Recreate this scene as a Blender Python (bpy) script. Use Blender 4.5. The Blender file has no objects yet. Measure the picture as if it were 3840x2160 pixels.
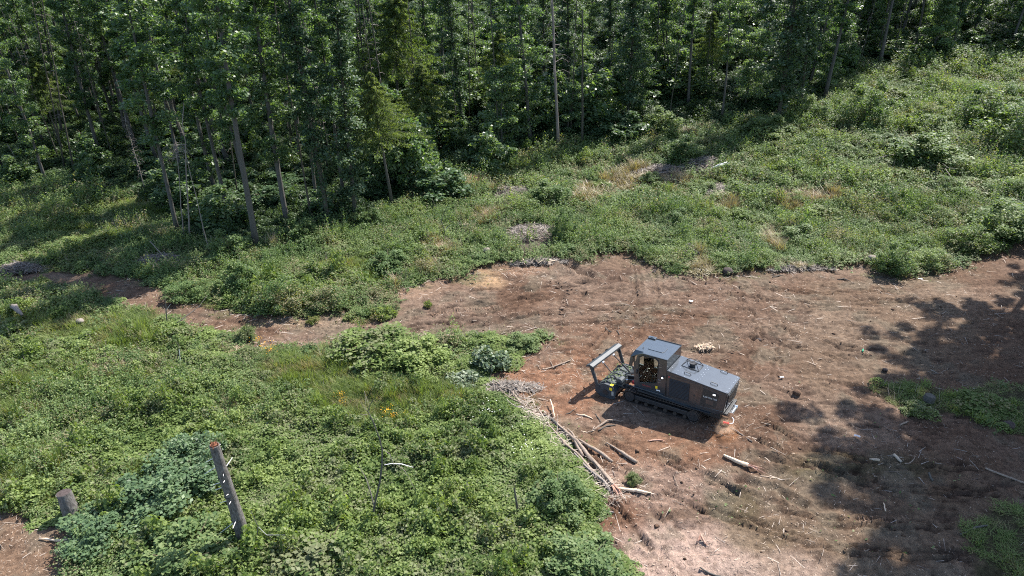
import bpy, math, random
import numpy as np
from mathutils import Vector, Matrix, Euler
R = math.radians
rnd = random.Random(11)
rng = np.random.default_rng(7)
scene = bpy.context.scene
C = scene.collection

# ---------------------------------------------------------------- camera, light, exposure
CAM_H, PITCH, FPX = 24.0, R(27.5), 2600.0           # focal length in pixels of a 3840 wide frame
cam_d = bpy.data.cameras.new('camera'); cam = bpy.data.objects.new('camera', cam_d); C.objects.link(cam)
cam.location = (0, 0, CAM_H); cam.rotation_euler = (math.pi/2 - PITCH, 0, 0)
cam_d.sensor_width = 36; cam_d.lens = FPX/3840*36; cam_d.clip_start = 0.1; cam_d.clip_end = 2000
scene.camera = cam
SUN_AZ, SUN_EL = 45.0, 51.0                          # azimuth from +x towards +y
world = bpy.data.worlds.new('World'); scene.world = world; world.use_nodes = True
wn = world.node_tree; bg = wn.nodes['Background']
sky = wn.nodes.new('ShaderNodeTexSky'); sky.sky_type = 'NISHITA'; sky.sun_disc = False
sky.sun_elevation = R(SUN_EL); sky.sun_rotation = R(90 - SUN_AZ)
wn.links.new(sky.outputs[0], bg.inputs[0]); bg.inputs[1].default_value = 0.135
sun_d = bpy.data.lights.new('sun', 'SUN'); sun_d.energy = 5.0; sun_d.angle = R(0.53); sun_d.color = (1, .96, .90)
sun = bpy.data.objects.new('sun', sun_d); C.objects.link(sun)
_s = Vector((math.cos(R(SUN_AZ))*math.cos(R(SUN_EL)), math.sin(R(SUN_AZ))*math.cos(R(SUN_EL)), math.sin(R(SUN_EL))))
sun.rotation_euler = _s.to_track_quat('Z', 'Y').to_euler(); sun.location = (40, 40, 60)
vs = scene.view_settings; vs.view_transform = 'Standard'; vs.look = 'None'; vs.exposure = 1.32; vs.gamma = 1
cy = scene.cycles
cy.use_denoising = False; cy.filter_width = 1.1; cy.max_bounces = 8; cy.diffuse_bounces = 3; cy.glossy_bounces = 2; cy.transmission_bounces = 8
cy.transparent_max_bounces = 6; cy.volume_bounces = 1; cy.caustics_reflective = False; cy.caustics_refractive = False

# ---------------------------------------------------------------- numeric helpers
cP, sP = math.cos(PITCH), math.sin(PITCH)
def project(x, y, z):
    dz = z - CAM_H
    d = np.maximum(y*cP - dz*sP, .5)
    return 1920 + FPX*x/d, 1080 - FPX*(y*sP + dz*cP)/d
def _hash(ix, iy, seed):
    h = (ix.astype(np.int64)*374761393 + iy.astype(np.int64)*668265263 + seed*1442695041) & 0xffffffff
    h = ((h ^ (h >> 13))*1274126177) & 0xffffffff
    return ((h ^ (h >> 16)) & 0xffff)/65535.0
def vnoise(x, y, s, seed=0):
    x = np.asarray(x, float)/s; y = np.asarray(y, float)/s
    ix, iy = np.floor(x), np.floor(y); fx, fy = x-ix, y-iy
    fx = fx*fx*(3-2*fx); fy = fy*fy*(3-2*fy)
    a, b = _hash(ix, iy, seed), _hash(ix+1, iy, seed); c, d = _hash(ix, iy+1, seed), _hash(ix+1, iy+1, seed)
    return (a*(1-fx)+b*fx)*(1-fy) + (c*(1-fx)+d*fx)*fy
def fbm(x, y, s, seed=0, o=4):
    t, a, w = 0, .5, 0
    for k in range(o):
        t = t + a*vnoise(x, y, s/2**k, seed+k*17); w += a; a *= .55
    return t/w
def smooth(a, b, v):
    t = np.clip((v-a)/(b-a), 0, 1); return t*t*(3-2*t)
def inside(px, py, poly):
    r = np.zeros(np.shape(px), bool); n = len(poly)
    for i in range(n):
        x1, y1 = poly[i]; x2, y2 = poly[(i+1) % n]
        if y1 == y2: continue
        c = ((y1 > py) != (y2 > py)) & (px < (x2-x1)*(py-y1)/(y2-y1)+x1); r ^= c
    return r
def seg_dist(px, py, pts, closed=False):
    d = np.full(np.shape(px), 1e9); n = len(pts)
    for i in range(n if closed else n-1):
        x1, y1 = pts[i][:2]; x2, y2 = pts[(i+1) % n][:2]
        dx, dy = x2-x1, y2-y1; L = dx*dx+dy*dy+1e-9
        t = np.clip(((px-x1)*dx+(py-y1)*dy)/L, 0, 1)
        d = np.minimum(d, np.hypot(px-x1-t*dx, py-y1-t*dy))
    return d

# vehicle pose
VP, VYAW, VPITCH, VROLL = np.array([8.994, 31.975, 0.973]), 2.54, 0.065, 0.046
def _rot(y, p, r):
    cy_, sy, cp, sp, cr, sr = math.cos(y), math.sin(y), math.cos(p), math.sin(p), math.cos(r), math.sin(r)
    return (np.array([[cy_, -sy, 0], [sy, cy_, 0], [0, 0, 1]]) @ np.array([[cp, 0, sp], [0, 1, 0], [-sp, 0, cp]])
            @ np.array([[1, 0, 0], [0, cr, -sr], [0, sr, cr]]))
VR = _rot(VYAW, VPITCH, VROLL)
_g0 = VP + VR @ np.array([0, 0, -0.985]); _gn = VR @ np.array([0, 0, 1.0])
def base_height(x, y):
    """smooth terrain without small relief"""
    x = np.asarray(x, float); y = np.asarray(y, float)
    s = .87*y + .5*x
    h = .075*np.maximum(0, s-58)**1.0*smooth(58, 80, s)
    h = h + .05*np.maximum(0, y-85)
    h = h + .5*(fbm(x, y, 14, 3, 2)-.5)*smooth(4, 14, np.hypot(x-9, y-31))
    pl = _g0[2] - (_gn[0]*(x-_g0[0]) + _gn[1]*(y-_g0[1]))/_gn[2]
    w = 1-smooth(3.6, 8.5, np.hypot(x-8.6, y-32.2))
    return h*(1-w) + pl*w
def at(px, py, dz=0.0):
    """photograph pixel -> point on the terrain"""
    dx = (px-1920)/FPX; v = (py-1080)/FPX
    d = np.array([dx, cP - v*sP, -sP - v*cP]); lo, hi = 5.0, 400.0
    ts = np.linspace(lo, hi, 1600)
    z = CAM_H + ts*d[2] - base_height(ts*d[0], ts*d[1]) - dz
    k = np.argmax(z < 0)
    if k == 0: k = len(ts)-1
    a, b = ts[k-1], ts[k]
    for _ in range(25):
        m = .5*(a+b)
        if CAM_H + m*d[2] - float(base_height(m*d[0], m*d[1])) - dz < 0: b = m
        else: a = m
    return Vector((b*d[0], b*d[1], CAM_H + b*d[2] - dz))

# ---------------------------------------------------------------- layout of the place
CLEAR_PX = [(-200,1012),(60,1003),(130,1018),(330,1018),(460,1035),(560,1062),(700,1128),(860,1165),(960,1182),(1120,1190),(1200,1180),
 (1330,1165),(1440,1155),(1480,1115),(1530,1072),(1600,1050),(1740,1040),(1800,998),(1900,986),(2000,978),(2210,966),(2260,950),(2350,948),(2400,968),
 (2425,1005),(2520,1022),(2700,1040),(2850,1012),(3100,1002),(3230,990),(3300,1030),(3380,1038),(3500,1020),(3620,985),(3720,950),(3840,900),(4300,820),
 (4600,1500),(4300,2500),(2380,2500),(2350,2160),(2320,2110),(2290,2080),(2235,2060),(2225,1960),(2245,1880),(2215,1800),(2150,1720),(2075,1640),(2000,1570),(1930,1505),
 (1880,1450),(1850,1400),(1920,1370),(1975,1315),(2050,1258),(1960,1268),(1860,1290),(1780,1288),(1640,1268),(1500,1258),(1350,1280),
 (1200,1300),(1040,1310),(930,1300),(860,1262),(740,1234),(620,1196),(430,1142),(370,1110),(320,1086),(200,1066),(100,1064),(-200,1050)]
CLEAR = [tuple(at(*p)[:2]) for p in CLEAR_PX]
CORNER = [tuple(at(*p)[:2]) for p in [(-300,1880),(60,1900),(150,1960),(270,1940),(300,2000),(260,2080),(260,2160),(200,2400),(-300,2400)]]
GRASS_R = [tuple(at(*p)[:2]) for p in [(3260,1455),(3400,1440),(3600,1470),(3900,1420),(4100,1600),(3900,1660),(3640,1560),(3500,1570),(3400,1540),(3300,1500)]]
GRASS_I = [tuple(at(*p)[:2]) for p in [(1290,1185),(1380,1150),(1490,1130),(1500,1165),(1450,1195),(1380,1215),(1300,1205)]]
SUNKEN = [tuple(at(*p)[:2]) for p in [(3560,1960),(3700,1900),(3900,1860),(4200,1900),(4200,2400),(3600,2400),(3640,2100)]]
def bare_amount(x, y):
    """1 on open soil, 0 under plants; metres wide soft, ragged edge"""
    j = .9*(fbm(x, y, 1.6, 5, 3)-.5)
    d = seg_dist(x, y, CLEAR, True); d = np.where(inside(x, y, CLEAR), d, -d) + j
    b = smooth(-.15, .25, d)
    d2 = seg_dist(x, y, CORNER, True); d2 = np.where(inside(x, y, CORNER), d2, -d2) + j
    b = np.maximum(b, smooth(-.1, .25, d2))
    for g in (GRASS_R, GRASS_I, SUNKEN):
        dg = seg_dist(x, y, g, True); dg = np.where(inside(x, y, g), dg, -dg) + j*1.4
        b = b*(1-smooth(-.1, .5, dg))
    return b
PILES = [(1990,880,105,50),(2490,640,60,18),(2640,618,50,30),(2700,712,45,25),(1920,718,75,25),(590,985,60,24)]
def pile_mask(x, y):
    px, py = project(x, y, base_height(x, y)); m = 0
    for a, b, c, d in PILES: m = np.maximum(m, 1-smooth(.75, 1.1, np.hypot((px-a)/c, (py-b-d*.35)/(d*1.35))))
    return m
RUTS = [([(2125,990),(2160,1010),(2219,1043)], .5, .30), ([(1658,1155),(1777,1145),(1901,1129),(2025,1110)], .32, .15),
 ([(1528,1224),(1598,1219),(1727,1214),(1866,1199),(2010,1185)], .32, .13), ([(1767,1092),(1896,1080),(1980,1070)], .25, .12),
 ([(2838,1708),(2992,1752),(3146,1776),(3230,1775)], .3, .17), ([(2774,1798),(2908,1840),(3007,1886)], .34, .18),
 ([(2908,1156),(3067,1160),(3160,1160)], .2, .09), ([(2873,1440),(2957,1478),(3060,1520)], .2, .08),
 ([(3180,1160),(3310,1165)], .15, .06), ([(3230,1470),(3330,1500)], .2, .12), ([(2330,1000),(2400,1120),(2380,1240)], .5, .06),
 ([(2060,1010),(2110,1120),(2090,1230)], .4, .05), ([(3250,1930),(3400,1925)], .3, .08), ([(2300,1890),(2360,1960),(2430,2050)], .22, .14),
 ([(2180,1600),(2350,1650),(2560,1760),(2790,1860)], .35, .08), ([(700,1170),(900,1215),(1200,1235),(1500,1240)], .2, .06)]
PAIRS = [([(1420,1245),(1750,1165),(2050,1090),(2330,1060),(2700,1080),(3100,1120),(3500,1100)],.11), ([(1650,1275),(2000,1200),(2350,1170),(2800,1230),(3200,1330)],.11), ([(2420,1000),(2440,1100),(2370,1210),(2260,1330)],.11),
 ([(2850,1400),(2900,1230),(2800,1100),(2600,1050)],.11), ([(2830,1600),(3050,1720),(3350,1790),(3700,1800)],.13), ([(2150,1640),(2450,1760),(2750,1900),(3150,2010),(3600,2030)],.13), ([(2960,1440),(3200,1520),(3500,1650)],.06), ([(2300,1830),(2420,1960),(2600,2120)],.07)]
RUTS_W = [([tuple(at(*p)[:2]) for p in pl], w, d) for pl, w, d in RUTS]
def _offset(pl, o):
    r_ = []
    for i in range(len(pl)):
        a, b = np.array(pl[max(i-1, 0)]), np.array(pl[min(i+1, len(pl)-1)]); t = (b-a)/np.linalg.norm(b-a); r_.append((pl[i][0]-t[1]*o, pl[i][1]+t[0]*o))
    return r_
for pl, d in PAIRS:
    pw = [tuple(at(*p)[:2]) for p in pl]
    for o in (-1.05, -.65, .65, 1.05): RUTS_W.append((_offset(pw, o), .15, d*.95))
def rut_depth(x, y):
    h = np.zeros(np.shape(x)); dark = np.zeros(np.shape(x))
    for pl, w, d in RUTS_W:
        ds = seg_dist(x+.5*(fbm(x, y, .9, 35, 3)-.5), y+.5*(fbm(x, y, .9, 37, 3)-.5), pl) + .3*(fbm(x, y, .45, 31, 3)-.5)
        w2 = w*.8; br = .55+.6*smooth(.3, .6, fbm(x, y, 1.1, 33, 3)); k = np.exp(-(ds/w2)**2*1.6)*br; h = h - d*.95*k + d*.65*np.exp(-((ds-w*1.25)/(w*.5))**2)*br; dark = np.maximum(dark, k*min(1, (d/.14)**1.5))
    return h, dark
def detail_height(x, y):
    b = bare_amount(x, y); r, dark = rut_depth(x, y)
    near = np.exp(-(np.maximum(0, np.hypot(x-8.6, y-32.2)-3.4)/1.2)**2)
    f = (fbm(x, y, 1.4, 41, 5)-.5)*.24 + (fbm(x*.45+y*.1, y*1.9, .8, 51, 4)-.5)*.24
    f2 = (vnoise(x, y, .22, 77)-.5)*.05 - .09*smooth(.60, .70, fbm(x*.55+.15*y, y*1.9, .8, 141, 4))
    return b*((f+f2)*(1-.7*near) + r*(1-near*.6)) + (1-b)*(.06+.22*smooth(34, 38, y)*smooth(-7, -3, x)*np.exp(-(seg_dist(x, y, CLEAR, True)/1.3)**2))*smooth(.0, .4, 1-b), b, dark

# ---------------------------------------------------------------- mesh helpers
def mesh_np(name, V, Q=None, T=None, cols=None, smooth_=False):
    V = np.asarray(V, np.float32); me = bpy.data.meshes.new(name); me.vertices.add(len(V)); me.vertices.foreach_set('co', V.ravel())
    loops, starts, tot, n = [], [], [], 0
    for F in (Q, T):
        if F is None or len(F) == 0: continue
        F = np.asarray(F, np.int32); k = F.shape[1]; loops.append(F.ravel())
        starts.append(n + np.arange(len(F))*k); tot.append(np.full(len(F), k)); n += F.size
    loops = np.concatenate(loops).astype(np.int32); starts = np.concatenate(starts).astype(np.int32); tot = np.concatenate(tot).astype(np.int32)
    me.loops.add(len(loops)); me.loops.foreach_set('vertex_index', loops)
    me.polygons.add(len(starts)); me.polygons.foreach_set('loop_start', starts)
    try: me.polygons.foreach_set('loop_total', tot)
    except Exception: pass
    if smooth_: me.polygons.foreach_set('use_smooth', np.ones(len(starts), bool))
    me.update(calc_edges=True)
    for k, c in (cols or {}).items():
        a = me.attributes.new(k, 'FLOAT_COLOR', 'POINT'); c4 = np.ones((len(V), 4), np.float32); c4[:, :3] = c; a.data.foreach_set('color', c4.ravel())
    me.validate(); return me
class MB:
    """collects shapes into one mesh"""
    def __init__(s): s.v, s.q, s.t, s.n, s.poly = [], [], [], 0, []
    def add(s, V, Q=(), T=(), P=()):
        V = np.asarray(V, float); s.v.append(V)
        if len(Q): s.q.append(np.asarray(Q, int)+s.n)
        if len(T): s.t.append(np.asarray(T, int)+s.n)
        for p in P: s.poly.append([i+s.n for i in p])
        s.n += len(V); return s
    def box(s, x0, x1, y0, y1, z0, z1):
        return s.add([(x, y, z) for x in (x0, x1) for y in (y0, y1) for z in (z0, z1)], [(0,1,3,2),(4,6,7,5),(0,4,5,1),(2,3,7,6),(0,2,6,4),(1,5,7,3)])
    def prism(s, prof, y0, y1, axis='y'):
        n = len(prof)
        f = (lambda a, b, c: (a, c, b)) if axis == 'y' else ((lambda a, b, c: (c, a, b)) if axis == 'x' else (lambda a, b, c: (a, b, c)))
        V = [f(a, b, y0) for a, b in prof] + [f(a, b, y1) for a, b in prof]
        return s.add(V, [(i, (i+1) % n, n+(i+1) % n, n+i) for i in range(n)], P=[list(range(n))[::-1], list(range(n, 2*n))])
    def tube(s, pts, rad, sides=8, cap=True, jit=0):
        P = [Vector(p) for p in pts]; n = len(P)
        if not hasattr(rad, '__len__'): rad = [rad]*n
        V, Q = [], []; up = Vector((0.31, 0.17, .93)).normalized()
        for i, p in enumerate(P):
            t = (P[min(i+1, n-1)] - P[max(i-1, 0)]); t = t.normalized() if t.length > 1e-9 else Vector((0, 0, 1))
            a = t.cross(up)
            if a.length < .05: a = t.cross(Vector((1, 0, 0)))
            a.normalize(); b = t.cross(a); up = b if False else up
            for k in range(sides):
                th = 2*math.pi*k/sides; r = rad[i]*(1 + (jit*(rnd.random()-.5) if jit else 0))
                V.append(p + a*math.cos(th)*r + b*math.sin(th)*r)
        for i in range(n-1):
            for k in range(sides):
                k2 = (k+1) % sides; Q.append((i*sides+k, i*sides+k2, (i+1)*sides+k2, (i+1)*sides+k))
        return s.add([tuple(v) for v in V], Q, P=[list(range(sides))[::-1], list(range((n-1)*sides, n*sides))] if cap else [])
    def mesh(s, name, sm=False):
        V = np.concatenate(s.v); faces = []
        for q in s.q: faces += q.tolist()
        for t in s.t: faces += t.tolist()
        faces += s.poly
        me = bpy.data.meshes.new(name); me.from_pydata(V.tolist(), [], faces); me.update()
        if sm: me.polygons.foreach_set('use_smooth', np.ones(len(me.polygons), bool))
        return me
def link(name, me, mat=None, parent=None, loc=None):
    o = bpy.data.objects.new(name, me); C.objects.link(o)
    if mat and me and not me.materials: me.materials.append(mat)
    if parent: o.parent = parent
    if loc is not None: o.location = loc
    return o
def part(name, mb, mat, parent, bevel=0, sm=False, label=None):
    o = link(name, mb.mesh(name, sm), mat, parent)
    if bevel:
        m = o.modifiers.new('bevel', 'BEVEL'); m.width = bevel; m.segments = 2; m.limit_method = 'ANGLE'; m.angle_limit = R(35)
    if sm: 
        try: o.data.set_sharp_from_angle(angle=R(40))
        except Exception: pass
    if label: o['label'] = label
    return o
def tag(o, label=None, cat=None, group=None, kind=None):
    if label: o['label'] = label
    if cat: o['category'] = cat
    if group: o['group'] = group
    if kind: o['kind'] = kind
    return o
def thing(name, label, cat, loc=(0,0,0), group=None):
    o = bpy.data.objects.new(name, None); C.objects.link(o); o.location = loc; o.empty_display_size = .3
    return tag(o, label, cat, group)
def copy_tree(o, parent=None):
    c = o.copy(); C.objects.link(c); c.parent = parent
    for ch in list(o.children): copy_tree(ch, c)
    return c

# ---------------------------------------------------------------- materials
def mat_new(name):
    m = bpy.data.materials.new(name); m.use_nodes = True; nt = m.node_tree
    return m, nt, nt.nodes['Principled BSDF']
def N(nt, t, **kw):
    n = nt.nodes.new(t)
    for k, v in kw.items():
        if k.startswith('i_'): n.inputs[k[2:].replace('_', ' ')].default_value = v
        else: setattr(n, k, v)
    return n
def ramp(nt, fac, stops):
    r = nt.nodes.new('ShaderNodeValToRGB'); e = r.color_ramp.elements
    while len(e) < len(stops): e.new(.5)
    for el, (p, c) in zip(e, stops): el.position = p; el.color = (*c, 1)
    nt.links.new(fac, r.inputs[0]); return r.outputs[0]
def mixc(nt, a, b, fac, mode='MIX'):
    m = nt.nodes.new('ShaderNodeMix'); m.data_type = 'RGBA'; m.blend_type = mode
    for s, v in ((0, fac), (6, a), (7, b)):
        if isinstance(v, (int, float)): m.inputs[s].default_value = v
        elif isinstance(v, tuple): m.inputs[s].default_value = (*v, 1)
        else: nt.links.new(v, m.inputs[s])
    return m.outputs[2]
def leaf_mat(name, c_dark, c_mid, c_light, c_alt=None, alt=0.0, trans=.32, rough=.42, spec=.35, patch=5.0, use_obj=True):
    m, nt, b = mat_new(name); L = nt.links.new
    g = N(nt, 'ShaderNodeNewGeometry'); oi = N(nt, 'ShaderNodeObjectInfo')
    tc = N(nt, 'ShaderNodeNewGeometry')
    n1 = N(nt, 'ShaderNodeTexNoise'); n1.inputs['Scale'].default_value = 1/patch; n1.inputs['Detail'].default_value = 3; L(tc.outputs['Position'], n1.inputs['Vector'])
    # leaf to leaf, plant to plant, patch to patch
    a = N(nt, 'ShaderNodeMath', operation='MULTIPLY'); L(g.outputs['Random Per Island'], a.inputs[0]); a.inputs[1].default_value = .62
    c = N(nt, 'ShaderNodeMath', operation='MULTIPLY_ADD'); L(oi.outputs['Random'], c.inputs[0]); c.inputs[1].default_value = .25; L(a.outputs[0], c.inputs[2])
    d = N(nt, 'ShaderNodeMath', operation='MULTIPLY_ADD'); L(n1.outputs['Fac'], d.inputs[0]); d.inputs[1].default_value = 1.3; L(c.outputs[0], d.inputs[2])
    e = N(nt, 'ShaderNodeMath', operation='SUBTRACT'); L(d.outputs[0], e.inputs[0]); e.inputs[1].default_value = .56
    col = ramp(nt, e.outputs[0], [(0.05, c_dark), (.5, c_mid), (.95, c_light)])
    if c_alt:
        n2 = N(nt, 'ShaderNodeTexNoise'); n2.inputs['Scale'].default_value = 1/(patch*.6); n2.inputs['Detail'].default_value = 4
        mp = N(nt, 'ShaderNodeMapping'); mp.inputs['Location'].default_value = (31, 7, 3); L(tc.outputs['Position'], mp.inputs[0]); L(mp.outputs[0], n2.inputs['Vector'])
        f = N(nt, 'ShaderNodeMath', operation='MULTIPLY_ADD'); L(g.outputs['Random Per Island'], f.inputs[0]); f.inputs[1].default_value = .3; L(n2.outputs['Fac'], f.inputs[2])
        fr = N(nt, 'ShaderNodeMapRange'); L(f.outputs[0], fr.inputs[0]); fr.inputs[1].default_value = .85-alt; fr.inputs[2].default_value = .95-alt
        col = mixc(nt, col, c_alt, fr.outputs[0])
    L(col, b.inputs['Base Color']); b.inputs['Roughness'].default_value = rough; b.inputs['Specular IOR Level'].default_value = spec
    tr = N(nt, 'ShaderNodeBsdfTranslucent'); tcol = mixc(nt, col, (1.25, 1.35, .45), 1.0, 'MULTIPLY'); L(tcol, tr.inputs[0])
    mx = N(nt, 'ShaderNodeMixShader'); mx.inputs[0].default_value = trans; L(b.outputs[0], mx.inputs[1]); L(tr.outputs[0], mx.inputs[2])
    L(mx.outputs[0], nt.nodes['Material Output'].inputs[0]); return m
def rough_mat(name, c1, c2, scale=6, rough=.85, bump=.3, stretch=(1,1,1), spec=.25, c3=None, island=0.0, metal=0):
    m, nt, b = mat_new(name); L = nt.links.new
    tc = N(nt, 'ShaderNodeTexCoord'); mp = N(nt, 'ShaderNodeMapping'); mp.inputs['Scale'].default_value = stretch; L(tc.outputs['Object'], mp.inputs[0])
    n = N(nt, 'ShaderNodeTexNoise'); n.inputs['Scale'].default_value = scale; n.inputs['Detail'].default_value = 6; n.inputs['Roughness'].default_value = .65; L(mp.outputs[0], n.inputs['Vector'])
    fac = n.outputs['Fac']
    if island:
        g = N(nt, 'ShaderNodeNewGeometry'); k = N(nt, 'ShaderNodeMath', operation='MULTIPLY_ADD'); L(g.outputs['Random Per Island'], k.inputs[0]); k.inputs[1].default_value = island
        s = N(nt, 'ShaderNodeMath', operation='SUBTRACT'); L(fac, s.inputs[0]); s.inputs[1].default_value = island/2; L(s.outputs[0], k.inputs[2]); fac = k.outputs[0]
    st = [(.3, c1), (.68, c2)] + ([(.8, c3)] if c3 else [])
    L(ramp(nt, fac, st), b.inputs['Base Color']); b.inputs['Roughness'].default_value = rough; b.inputs['Specular IOR Level'].default_value = spec; b.inputs['Metallic'].default_value = metal
    bp = N(nt, 'ShaderNodeBump'); bp.inputs['Strength'].default_value = bump; bp.inputs['Distance'].default_value = .03; L(n.outputs['Fac'], bp.inputs['Height']); L(bp.outputs[0], b.inputs['Normal'])
    return m
def plain(name, col, rough=.5, metal=0, spec=.5, emit=0):
    m, nt, b = mat_new(name); b.inputs['Base Color'].default_value = (*col, 1); b.inputs['Roughness'].default_value = rough
    b.inputs['Metallic'].default_value = metal; b.inputs['Specular IOR Level'].default_value = spec
    if emit: b.inputs['Emission Color'].default_value = (*col, 1); b.inputs['Emission Strength'].default_value = emit
    return m
M = {}
M['tree_leaf'] = leaf_mat('tree_leaf', (.046,.088,.044), (.092,.152,.074), (.165,.22,.11), patch=7, trans=.5, rough=.42, spec=.4)
M['ivy_leaf'] = leaf_mat('ivy_leaf', (.034,.066,.035), (.062,.105,.054), (.105,.15,.08), patch=9, trans=.35, rough=.48, spec=.3)
M['spruce'] = leaf_mat('spruce_needles', (.055,.095,.034), (.11,.15,.055), (.19,.225,.085), patch=3, trans=.45, rough=.6, spec=.2)
M['dead_twig'] = rough_mat('dead_twig', (.16,.13,.12), (.32,.28,.26), 8)
M['shrub_leaf'] = leaf_mat('shrub_leaf', (.056,.100,.040), (.112,.168,.066), (.20,.245,.105), patch=4, trans=.42, rough=.5, spec=.16)
M['pale_leaf'] = leaf_mat('pale_leaf', (.055,.090,.045), (.11,.15,.085), (.24,.27,.19), patch=2, trans=.2, rough=.5, spec=.3)
M['sapling_leaf'] = leaf_mat('sapling_leaf', (.056,.098,.046), (.098,.155,.072), (.16,.22,.10), patch=2, trans=.35, rough=.5, spec=.3)
M['bramble'] = leaf_mat('bramble_leaf', (.060,.102,.032), (.142,.194,.058), (.26,.315,.115), (.19,.205,.11), .16, patch=3.6, trans=.42, spec=.14, rough=.5)
M['herb'] = leaf_mat('herb_leaf', (.060,.108,.042), (.130,.188,.072), (.24,.29,.13), (.24,.215,.13), .13, patch=4, trans=.42, spec=.14, rough=.5)
M['grass'] = leaf_mat('grass_blade', (.10,.145,.042), (.165,.215,.070), (.25,.275,.12), (.26,.22,.12), .14, patch=3, trans=.45, spec=.2, rough=.6)
M['dry_grass'] = leaf_mat('dry_grass_blade', (.20,.165,.09), (.32,.27,.16), (.44,.38,.25), (.30,.20,.12), .15, patch=1.5, trans=.2)
M['flower'] = leaf_mat('yellow_flower', (.65,.30,.01), (.8,.42,.02), (.85,.55,.05), patch=1)
M['white_flower'] = leaf_mat('white_flower', (.6,.62,.6), (.75,.76,.72), (.8,.8,.8), patch=1)
M['bark'] = rough_mat('grey_bark', (.038,.037,.034), (.115,.108,.095), 5, .9, .6, (6,6,1.2))
M['bark_dark'] = rough_mat('dark_bark', (.032,.031,.024), (.09,.082,.064), 5, .9, .6, (6,6,1.2))
M['bark_pale'] = rough_mat('pale_bark', (.11,.092,.08), (.26,.225,.20), 4, .85, .5, (6,6,1.5))
M['snag'] = rough_mat('weathered_bark', (.045,.038,.034), (.17,.16,.15), 5, .85, .9, (3,3,1.0), c3=(.33,.32,.31))
M['rot'] = rough_mat('rotten_red_wood', (.09,.035,.02), (.25,.10,.055), 14, .95, .8)
M['white_wood'] = rough_mat('bare_white_twig', (.5,.48,.46), (.7,.69,.67), 9, .7, .1)
M['log'] = rough_mat('stripped_log', (.14,.10,.075), (.30,.24,.19), 3, .85, .5, (4,4,1), c3=(.38,.33,.28))
M['log_red'] = rough_mat('torn_heartwood', (.30,.14,.09), (.50,.32,.24), 9, .8, .5)
M['cutwood'] = rough_mat('cut_wood', (.30,.23,.16), (.50,.42,.33), 9, .85, .3)
M['split'] = rough_mat('split_pale_wood', (.42,.29,.19), (.70,.56,.42), 5, .75, .3, (1,5,5))
M['stick'] = rough_mat('dead_stick', (.16,.125,.10), (.42,.36,.31), 4, .8, .3, island=.5)
M['chip'] = rough_mat('wood_chip', (.15,.105,.075), (.40,.32,.25), 2, .8, .1, island=.8)
M['clod'] = rough_mat('soil_clod', (.045,.025,.016), (.13,.078,.05), 7, .95, .5, island=.3)
M['stone'] = rough_mat('pale_stone', (.15,.12,.10), (.28,.24,.21), 6, .85, .3)
M['stone_dark'] = rough_mat('dark_stone', (.03,.022,.02), (.085,.065,.06), 9, .9, .6)
M['stem'] = rough_mat('plant_stem', (.10,.085,.05), (.20,.16,.10), 6)

def ground_material():
    m, nt, b = mat_new('soil'); L = nt.links.new
    at_ = N(nt, 'ShaderNodeAttribute', attribute_name='soil'); tc = N(nt, 'ShaderNodeNewGeometry')
    n1 = N(nt, 'ShaderNodeTexNoise'); n1.inputs['Scale'].default_value = 3.2; n1.inputs['Detail'].default_value = 9; n1.inputs['Roughness'].default_value = .72; L(tc.outputs['Position'], n1.inputs['Vector'])
    mp = N(nt, 'ShaderNodeMapping'); mp.inputs['Scale'].default_value = (1, 2.2, 1); mp.inputs['Rotation'].default_value = (0, 0, .35); L(tc.outputs['Position'], mp.inputs[0])
    n2 = N(nt, 'ShaderNodeTexVoronoi'); n2.inputs['Scale'].default_value = 9; L(mp.outputs[0], n2.inputs['Vector'])
    n3 = N(nt, 'ShaderNodeTexNoise'); n3.inputs['Scale'].default_value = 22; n3.inputs['Detail'].default_value = 5; L(mp.outputs[0], n3.inputs['Vector'])
    v = ramp(nt, n1.outputs['Fac'], [(.33, (.45,.42,.40)), (.5, (.92,.92,.92)), (.68, (1.42,1.40,1.36))])
    c = mixc(nt, at_.outputs['Color'], v, 1.0, 'MULTIPLY')
    v3 = ramp(nt, n3.outputs['Fac'], [(.32, (.55,.52,.5)), (.52, (1,1,1)), (.68, (1.5,1.45,1.38))])
    c = mixc(nt, c, v3, .8, 'MULTIPLY')
    # fine bits of shredded wood in the soil
    f = N(nt, 'ShaderNodeMapRange'); L(n2.outputs['Distance'], f.inputs[0]); f.inputs[1].default_value = .10; f.inputs[2].default_value = .02
    cm = N(nt, 'ShaderNodeMath', operation='MULTIPLY'); L(f.outputs[0], cm.inputs[0]); L(at_.outputs['Alpha'], cm.inputs[1])
    c = mixc(nt, c, (.50,.38,.28), cm.outputs[0])
    L(c, b.inputs['Base Color']); b.inputs['Roughness'].default_value = .95; b.inputs['Specular IOR Level'].default_value = .12
    ad = N(nt, 'ShaderNodeMath', operation='MULTIPLY_ADD'); L(n3.outputs['Fac'], ad.inputs[0]); ad.inputs[1].default_value = .35; L(n1.outputs['Fac'], ad.inputs[2])
    bp = N(nt, 'ShaderNodeBump'); bp.inputs['Strength'].default_value = .9; bp.inputs['Distance'].default_value = .10; L(ad.outputs[0], bp.inputs['Height']); L(bp.outputs[0], b.inputs['Normal'])
    return m
M['soil'] = ground_material()

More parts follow.
